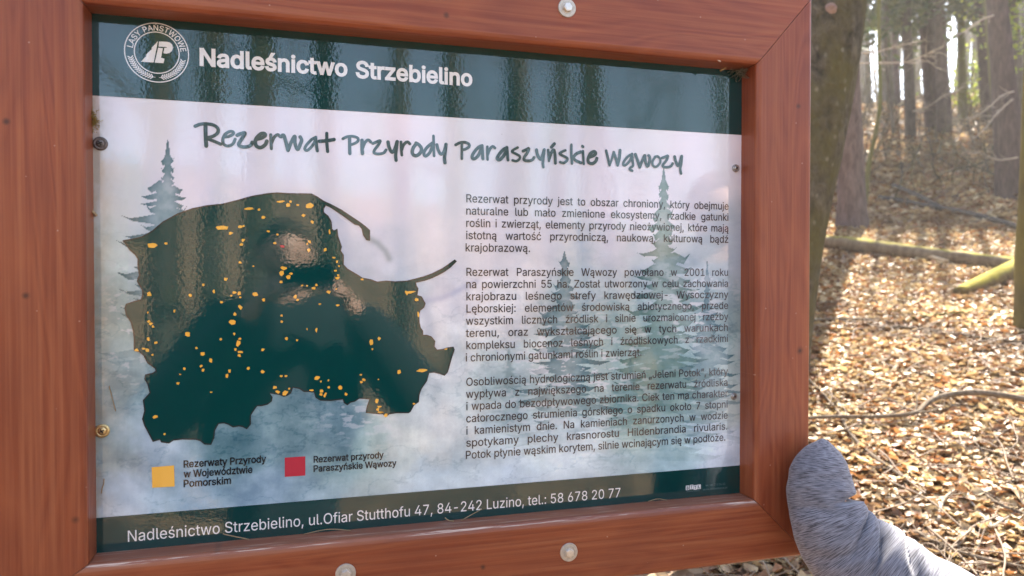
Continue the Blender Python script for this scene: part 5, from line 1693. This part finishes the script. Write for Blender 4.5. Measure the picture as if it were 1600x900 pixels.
# ------------------------------------------------------------------ people
def cloth_mat(name, c1, c2, scale=60, bump=.3):
    N = NT(name)
    v = N.mapped()
    a = N.noise(v, scale, 4, .6)
    N.l(N.mix(a, c1, c2), N.b.inputs['Base Color'])
    N.b.inputs['Roughness'].default_value = .9
    N.b.inputs['Sheen Weight'].default_value = .15
    N.l(N.bump(a, bump, .004), N.b.inputs['Normal'])
    return N.m


M_SKIN = NT('skin'); M_SKIN.b.inputs['Base Color'].default_value = (.60, .37, .27, 1); M_SKIN.b.inputs['Roughness'].default_value = .5; M_SKIN = M_SKIN.m
M_JACKET = cloth_mat('black_jacket', (.012, .013, .016), (.03, .032, .036))
M_TROUS = cloth_mat('dark_trousers', (.02, .022, .03), (.045, .05, .06))
M_HAIR = cloth_mat('brown_hair', (.03, .018, .010), (.08, .05, .03), 120)
M_EYE = NT('eye'); M_EYE.b.inputs['Base Color'].default_value = (.05, .035, .03, 1); M_EYE.b.inputs['Roughness'].default_value = .2; M_EYE = M_EYE.m
M_LIP = NT('lips'); M_LIP.b.inputs['Base Color'].default_value = (.36, .14, .12, 1); M_LIP = M_LIP.m


def skin(name, joints, edges, mat, parent, root=0, sub=2):
    me = bpy.data.meshes.new(name)
    L = np.array(parent.location) if parent is not None else np.zeros(3)
    me.from_pydata([tuple(np.array(j[0]) - L) for j in joints], edges, [])
    o = link(bpy.data.objects.new(name, me), parent, mat)
    m = o.modifiers.new('skin', 'SKIN')
    m.use_smooth_shade = True
    for k, j in enumerate(joints):
        r = j[1]
        me.skin_vertices[0].data[k].radius = (r, r) if np.isscalar(r) else r
        me.skin_vertices[0].data[k].use_root = (k == root)
    s = o.modifiers.new('subdivision', 'SUBSURF')
    s.levels = s.render_levels = sub
    return o


def head(mb_parent, c, face, h=.23):
    """one head mesh: skull, jaw, nose, ears sculpted from a sphere; face = unit vector it looks along"""
    f = np.array(face, float); f /= np.linalg.norm(f)
    u = np.array([0, 0, 1.0]); r_ = np.cross(f, u); r_ /= np.linalg.norm(r_); u = np.cross(r_, f)
    bm = bmesh.new()
    bmesh.ops.create_uvsphere(bm, u_segments=40, v_segments=28, radius=1)
    V_, F_ = [], []
    for v in bm.verts:
        x, y, z = v.co.x, v.co.y, v.co.z      # x right, y forward, z up
        X, Y, Z = x * .36 * h, y * .44 * h, z * .5 * h
        if z < 0:
            X *= 1 - .30 * (-z) ** 1.3
            Y = Y * (1 - .18 * -z) + (.06 * h * -z if y > 0 else -.02 * h * z)
        if y > .3:
            Y += .10 * h * math.exp(-((x / .14) ** 2 + ((z + .18) / .16) ** 2))      # nose
            Y -= .035 * h * (math.exp(-(((x - .36) / .16) ** 2 + ((z - .02) / .12) ** 2)) + math.exp(-(((x + .36) / .16) ** 2 + ((z - .02) / .12) ** 2)))
            Y += .02 * h * math.exp(-((x / .3) ** 2 + ((z + .55) / .08) ** 2))
        ex = math.exp(-(((y + .05) / .16) ** 2 + ((z + .05) / .22) ** 2))
        if abs(x) > .8:
            X += math.copysign(.07 * h * ex, x)
        V_.append(c + r_ * X + f * Y + u * Z)
    for fc in bm.faces:
        F_.append([v.index for v in fc.verts])
    bm.free()
    return V_, F_, (r_, f, u)


def put_ball(mb, c, r3, axes, seg=12):
    bm = bmesh.new()
    bmesh.ops.create_uvsphere(bm, u_segments=seg, v_segments=seg // 2 + 2, radius=1)
    mb.add([c + axes[0] * v.co.x * r3[0] + axes[1] * v.co.y * r3[1] + axes[2] * v.co.z * r3[2] for v in bm.verts], [[v.index for v in f.verts] for f in bm.faces])
    bm.free()


def hand(parent, wrist, direction, palm_n, side, curl, mat):
    """palm and five separate fingers as one skinned mesh"""
    d = np.array(direction, float); d /= np.linalg.norm(d)
    n = np.array(palm_n, float); n -= d * (n @ d); n /= np.linalg.norm(n)
    s = np.cross(d, n) * side
    J = [(wrist - d * .03, .024), (wrist, (.027, .018)), (wrist + d * .045, (.037, .016))]
    E_ = [(0, 1), (1, 2)]
    for k, (off, ln, rr) in enumerate(((-.028, .066, .0078), (-.010, .076, .0085), (.010, .072, .0083), (.027, .055, .0072))):
        p = wrist + d * .075 + s * off
        b = len(J)
        J.append((p, .0105)); E_.append((2, b))
        dd = d.copy()
        for q_ in range(3):
            a = curl * (q_ + 1) * .55
            dd = d * math.cos(a) + n * math.sin(a)
            p = p + dd * ln * (.45, .32, .25)[q_]
            J.append((p, rr * (1 - .12 * q_))); E_.append((b + q_, b + q_ + 1))
    b = len(J)
    p = wrist + d * .02 - s * .03
    J.append((p, .012)); E_.append((1, b))
    for q_ in range(2):
        p = p + (d * .75 - s * .45 + n * (.25 + .5 * curl * q_)) * .032
        J.append((p, .0095)); E_.append((b + q_, b + q_ + 1))
    return skin('hand', J, E_, mat, parent, 1, 2)


def person(label, foot, face, height, arms, group=None, jacket=M_JACKET, hands=(True, True), head_shift=(0, 0), bulk=.105):
    """standing figure. arms: for each side (elbow, wrist) world points"""
    f = np.array([face[0], face[1], 0.0]); f /= np.linalg.norm(f)
    r_ = np.cross(f, [0, 0, 1.0])
    H = height
    o = np.array(foot, float)
    root = thing('person', label, 'person', tuple(o))
    P = lambda x, y, z: o + r_ * x * H + f * y * H + np.array([0, 0, z * H])
    hc = P(head_shift[0], .025 + head_shift[1], .935)
    # body: skin surface, one continuous mesh from soles to skull base, arms included
    J = [(P(0, 0, .53), (.074 * H, .054 * H)), (P(0, -.005, .62), (.074 * H, .054 * H)), (P(0, -.008, .73), (.088 * H, .058 * H)), (P(0, -.005, .81), (.075 * H, .05 * H)), (P(head_shift[0] * .5, .008, .865), .034 * H), (hc - np.array([0, 0, .02]), .04 * H)]
    E_ = [(0, 1), (1, 2), (2, 3), (3, 4), (4, 5)]
    for k, (elb, wr) in enumerate(arms):
        s = (-1, 1)[k]
        b = len(J)
        sh = P(s * .108, -.005, .81)
        chain = [np.array(e) for e in elb] if isinstance(elb, list) else [np.array(elb)]
        J += [(sh, .03 * H)] + [(e, .024 * H) for e in chain] + [(np.array(wr), .018 * H)]
        E_ += [(3, b)] + [(b + i_, b + i_ + 1) for i_ in range(len(chain) + 1)]
    for s in (-1, 1):
        b = len(J)
        J += [(P(s * .052, 0, .48), .046 * H), (P(s * .058, .01, .28), .034 * H), (P(s * .062, -.005, .05), .024 * H), (P(s * .068, .045, .022), (.026 * H, .02 * H)), (P(s * .072, .085, .016), (.02 * H, .013 * H))]
        E_ += [(0, b), (b, b + 1), (b + 1, b + 2), (b + 2, b + 3), (b + 3, b + 4)]
    skin('body', J, E_, M_SKIN, root)
    hv, hf, ax = head(root, hc, f + np.array([0, 0, -.05]), .132 * H)
    mb = MB(); mb.add(hv, hf)
    hd = mb.build('head', M_SKIN, root)
    h = .132 * H
    for s in (-1, 1):
        mb = MB()
        put_ball(mb, hc + ax[0] * s * .125 * h + ax[1] * .375 * h + ax[2] * .01 * h, (.055 * h, .035 * h, .03 * h), ax)
        mb.build('eye', M_EYE, hd)
    mb = MB(); put_ball(mb, hc + ax[1] * .40 * h - ax[2] * .27 * h, (.10 * h, .04 * h, .026 * h), ax); mb.build('mouth', M_LIP, hd)
    # hair cap: sphere shell cut by a tilted plane at the brow
    bm = bmesh.new(); bmesh.ops.create_uvsphere(bm, u_segments=36, v_segments=24, radius=1)
    bmesh.ops.bisect_plane(bm, geom=bm.verts[:] + bm.edges[:] + bm.faces[:], plane_co=(0, 0, .15), plane_no=(0, .6, -1), clear_outer=True)
    bm.verts.index_update()
    mb = MB()
    mb.add([hc + ax[0] * v.co.x * .40 * h + ax[1] * v.co.y * .475 * h + ax[2] * v.co.z * .545 * h for v in bm.verts], [[v.index for v in q_.verts] for q_ in bm.faces])
    bm.free()
    ho = mb.build('hair', M_HAIR, root)
    sd = ho.modifiers.new('thick', 'SOLIDIFY'); sd.thickness = .008
    # jacket and trousers over the body
    J2 = [(P(0, 0, .45), (bulk * H, .09 * H)), (P(0, 0, .55), (bulk * H, .09 * H)), (P(0, -.008, .65), (bulk * H, .085 * H)), (P(0, -.01, .745), ((bulk * .6 + .05) * H, .085 * H)), (P(0, -.006, .815), (.085 * H, .06 * H)), (P(0, .004, .85), .045 * H)]
    E2 = [(0, 1), (1, 2), (2, 3), (3, 4), (4, 5)]
    for k, (elb, wr) in enumerate(arms):
        s = (-1, 1)[k]
        b = len(J2)
        J2 += [(P(s * .112, -.005, .812), .046 * H)]
        E2 += [(4, b)]
        if not hands[k]:
            J2 += [(np.array(elb[0]) * .85 + P(s * .112, -.005, .805) * .15, .052 * H)]
            E2 += [(b, b + 1)]
        else:
            J2 += [(np.array(elb), .066 * H), (np.array(wr) * .93 + np.array(elb) * .07, .04 * H)]
            E2 += [(b, b + 1), (b + 1, b + 2)]
    skin('jacket', J2, E2, jacket, root)
    J3 = [(P(0, 0, .565), (.088 * H, .07 * H)), (P(0, 0, .50), (.092 * H, .074 * H))]
    E3 = [(0, 1)]
    for s in (-1, 1):
        b = len(J3)
        J3 += [(P(s * .054, 0, .46), .064 * H), (P(s * .06, .01, .28), .046 * H), (P(s * .064, -.004, .06), .036 * H)]
        E3 += [(1, b), (b, b + 1), (b + 1, b + 2)]
    skin('trousers', J3, E3, M_TROUS, root)
    for s in (-1, 1):
        mb = MB()
        A = P(s * .068, .035, .028)
        put_ball(mb, A, (.032 * H, .085 * H, .034 * H), (r_, f, np.array([0, 0, 1.0])), 18)
        mb.build('shoe', M_JACKET, root)
    return root, P


# the photographer, mirrored in the board: face just behind the phone
gz = lambda x, y: float(ground_h(x, y))
hx, hy = -0.26, -1.44
g0 = gz(hx, hy)
Hp = (1.615 - g0) / .935
ph = CAM.copy()
yaw = R(-16.24)
fwd = np.array([-math.sin(yaw), math.cos(yaw), 0])
rgt = np.array([fwd[1], -fwd[0], 0])
pc = CAM - fwd * .016 + rgt * .045
lw = pc - rgt * .13 - fwd * .06 + np.array([0, 0, -.07])
rw = pc + rgt * .13 - fwd * .06 + np.array([0, 0, -.07])
pr, PP = person('person in a black jacket holding up a phone, mirrored in the dark map area', (hx - .02, hy - .045, g0), (0.15, 1), Hp,
                [((hx - .42, hy + .06, 1.06), lw), ((hx + .46, hy + .06, 1.08), rw)], hands=(True, True), bulk=.17)
hand(pr, lw, rgt * .6 + fwd * .6 + np.array([0, 0, .45]), rgt, 1, .8, M_SKIN)
hand(pr, rw, -rgt * .6 + fwd * .6 + np.array([0, 0, .45]), -rgt, -1, .8, M_SKIN)
# phone, lens side towards the board
bm = bmesh.new()
bmesh.ops.create_cube(bm, size=1)
for v in bm.verts:
    p = pc + rgt * v.co.x * .158 + fwd * (v.co.y * .008 - .004) + np.array([0, 0, 1]) * v.co.z * .074
    v.co = Vector(p)
bmesh.ops.bevel(bm, geom=bm.edges[:], offset=.0035, segments=3, affect='EDGES')
me = bpy.data.meshes.new('phone'); bm.to_mesh(me); bm.free()
N = NT('phone_glass'); N.b.inputs['Base Color'].default_value = (.012, .012, .014, 1); N.b.inputs['Roughness'].default_value = .15
pho = link(bpy.data.objects.new('phone', me), None, N.m)
tag(pho, 'black phone held sideways in front of the face of the mirrored person', 'phone')

# the second person at the right: only the grey sleeve reaches into the picture
sh_ = np.array([0.84, -.74, 1.22])
H2 = 1.62
fx = np.array([0.93, -.80])
g2 = gz(*fx)
# sleeve traced along its middle line: (px, py, half width px, y of the middle line)
SL = [(1285, 686, 4, -.076), (1285, 692, 13, -.078), (1284.5, 702, 25, -.080), (1284, 718, 37, -.083), (1283, 740, 46.5, -.087), (1282.5, 765, 51.5, -.092), (1286, 790, 52, -.100), (1294, 812, 58, -.110), (1309, 838, 65, -.122),
      (1333, 866, 70, -.140), (1363, 893, 75, -.162), (1398, 920, 80, -.19), (1440, 950, 84, -.22), (1490, 985, 90, -.26), (1550, 1022, 96, -.305), (1625, 1065, 100, -.36)]
cl, rd = [], []
for x, y, hw, yy in SL:
    p = on_plane(x, y, yy)
    dep = -((p - CAM) @ MR)[2]
    cl.append(p); rd.append(hw * dep / FPX)
# on to the shoulder
e_ = np.array(cl[-1])
s_pt = np.array([fx[0] - .12, fx[1] - .03, g2 + .785 * H2])
for t in (.3, .65, 1.0):
    cl.append(e_ * (1 - t) + s_pt * t + np.array([0.03, 0, -.05]) * math.sin(math.pi * t)); rd.append(rd[len(SL) - 1] * (1 - t) + .07 * t)
cl = catmull(np.array(cl), 9)
rd = np.interp(np.linspace(0, 1, len(cl)), np.linspace(0, 1, len(rd)), rd)
tan = np.gradient(cl, axis=0); tan /= np.linalg.norm(tan, axis=1)[:, None]
vw = CAM - cl
SEG = 56
arc = np.concatenate([[0], np.cumsum(np.linalg.norm(np.diff(cl, axis=0), axis=1))])
VS, ST = [], []
# folds: (arc position as px on the traced line, side angle, depth, half width m, reach)
_, vpx = project(cl)
def at_row(y):
    m_ = int(len(cl) * .74)
    return float(np.interp(y, vpx[:m_], arc[:m_]))
folds = [(at_row(782), 0.1, .028, .006, .62, 0.25), (at_row(806), 0.4, -.005, .016, .6, .3), (at_row(838), .7, .012, .006, .8, .6), (at_row(872), .7, .018, .007, .8, .7), (at_row(893), .6, -.007, .018, .8, .6), (at_row(915), .7, .017, .007, .8, .7), (at_row(742), .6, .003, .012, .9, .2), (at_row(800), 1.6, .004, .009, .7, -.4), (at_row(852), 1.9, .005, .010, .8, -.5)]
for i in range(len(cl)):
    t = tan[i]
    fr = vw[i] - t * (vw[i] @ t); fr /= np.linalg.norm(fr)       # towards the viewer
    sd = np.cross(fr, t)                                         # image right (or left)
    for k in range(SEG):
        a = 2 * math.pi * k / SEG
        ang = math.atan2(math.sin(a), math.cos(a))
        dv = sd * math.cos(a) + fr * math.sin(a)
        r0 = rd[i]
        dd = 0
        for ap, an, dp, wd_, rc, sk in folds:
            da = math.atan2(math.sin(a - an), math.cos(a - an))
            u_ = (arc[i] - ap - sk * r0 * da * .8) / wd_
            dd -= dp * math.exp(-u_ * u_) * math.exp(-(da / rc) ** 2)
            dd += .2 * dp * math.exp(-((u_ - 1.9) ** 2)) * math.exp(-(da / rc) ** 2)
        dd += .0035 * (float(fbm(np.array([arc[i] * 28 + 3]), np.array([math.cos(a) * 1.6 + 4]), 3, 3)[0]) - .5) * 2
        VS.append(cl[i] + dv * (r0 + dd))
        ST.append((ang * .055, arc[i], 0))
FS = []
for i in range(len(cl) - 1):
    for k in range(SEG):
        k2 = (k + 1) % SEG
        FS.append((i * SEG + k, (i + 1) * SEG + k, (i + 1) * SEG + k2, i * SEG + k2))
FS.append(tuple(range(SEG))[::-1])
FS.append(tuple((len(cl) - 1) * SEG + k for k in range(SEG)))

N = NT('heather_grey_knit')
at = N.n('Attribute', attribute_name='st')
m1 = N.n('Mapping'); m1.inputs['Scale'].default_value = (50, 980, 1); m1.inputs['Rotation'].default_value = (0, 0, R(9))
N.l(at.outputs['Vector'], m1.inputs[0])
n1 = N.noise(m1.outputs[0], 1.0, 2, .55, .35)
m2 = N.n('Mapping'); m2.inputs['Scale'].default_value = (420, 1500, 1)
N.l(at.outputs['Vector'], m2.inputs[0])
n2 = N.noise(m2.outputs[0], 1.0, 2, .6)
c1 = N.mix(N.ramp(n1, [(.36, 0.0), (.60, 1.0)]), (.055, .054, .062), (.285, .28, .31))
c2 = N.mix(N.ramp(n2, [(.45, 0.0), (.7, .6)]), c1, (.15, .148, .18))
N.l(c2, N.b.inputs['Base Color'])
N.b.inputs['Roughness'].default_value = .95
N.b.inputs['Specular IOR Level'].default_value = .1
N.b.inputs['Sheen Weight'].default_value = .25
N.l(N.bump(n1, .2, .0008), N.b.inputs['Normal'])
wrist2 = cl[int(len(cl) * .22)]
elb2 = [cl[int(len(cl) * f_)] for f_ in (.93, .82, .7, .55, .38)]
M_TOP = cloth_mat('heather_grey_top', (.09, .09, .12), (.28, .285, .35), 220)
lsh = np.array([fx[0] + .02, fx[1] - .30, g2 + .60 * H2])
p2, P2 = person('person in heather grey knit top, a sleeve-covered hand pressed on the board corner', (fx[0], fx[1], g2), (-.25, .97), H2,
                [(elb2, wrist2), (np.array([fx[0] + .24, fx[1] - .02, g2 + .62 * H2]), np.array([fx[0] + .22, fx[1] + .12, g2 + .49 * H2]))], jacket=M_TOP, hands=(False, True))
slv = mesh_obj('sleeve', VS, FS, N.m, p2, smooth=True)
slv['label'] = 'heather grey knit sleeve creased at the bent wrist'
aa = slv.data.attributes.new('st', 'FLOAT_VECTOR', 'POINT')
aa.data.foreach_set('vector', np.array(ST, np.float32).ravel())
hand(p2, np.array([fx[0] + .22, fx[1] + .12, g2 + .49 * H2]), (0, .2, -1), (-1, 0, 0), 1, .3, M_SKIN)
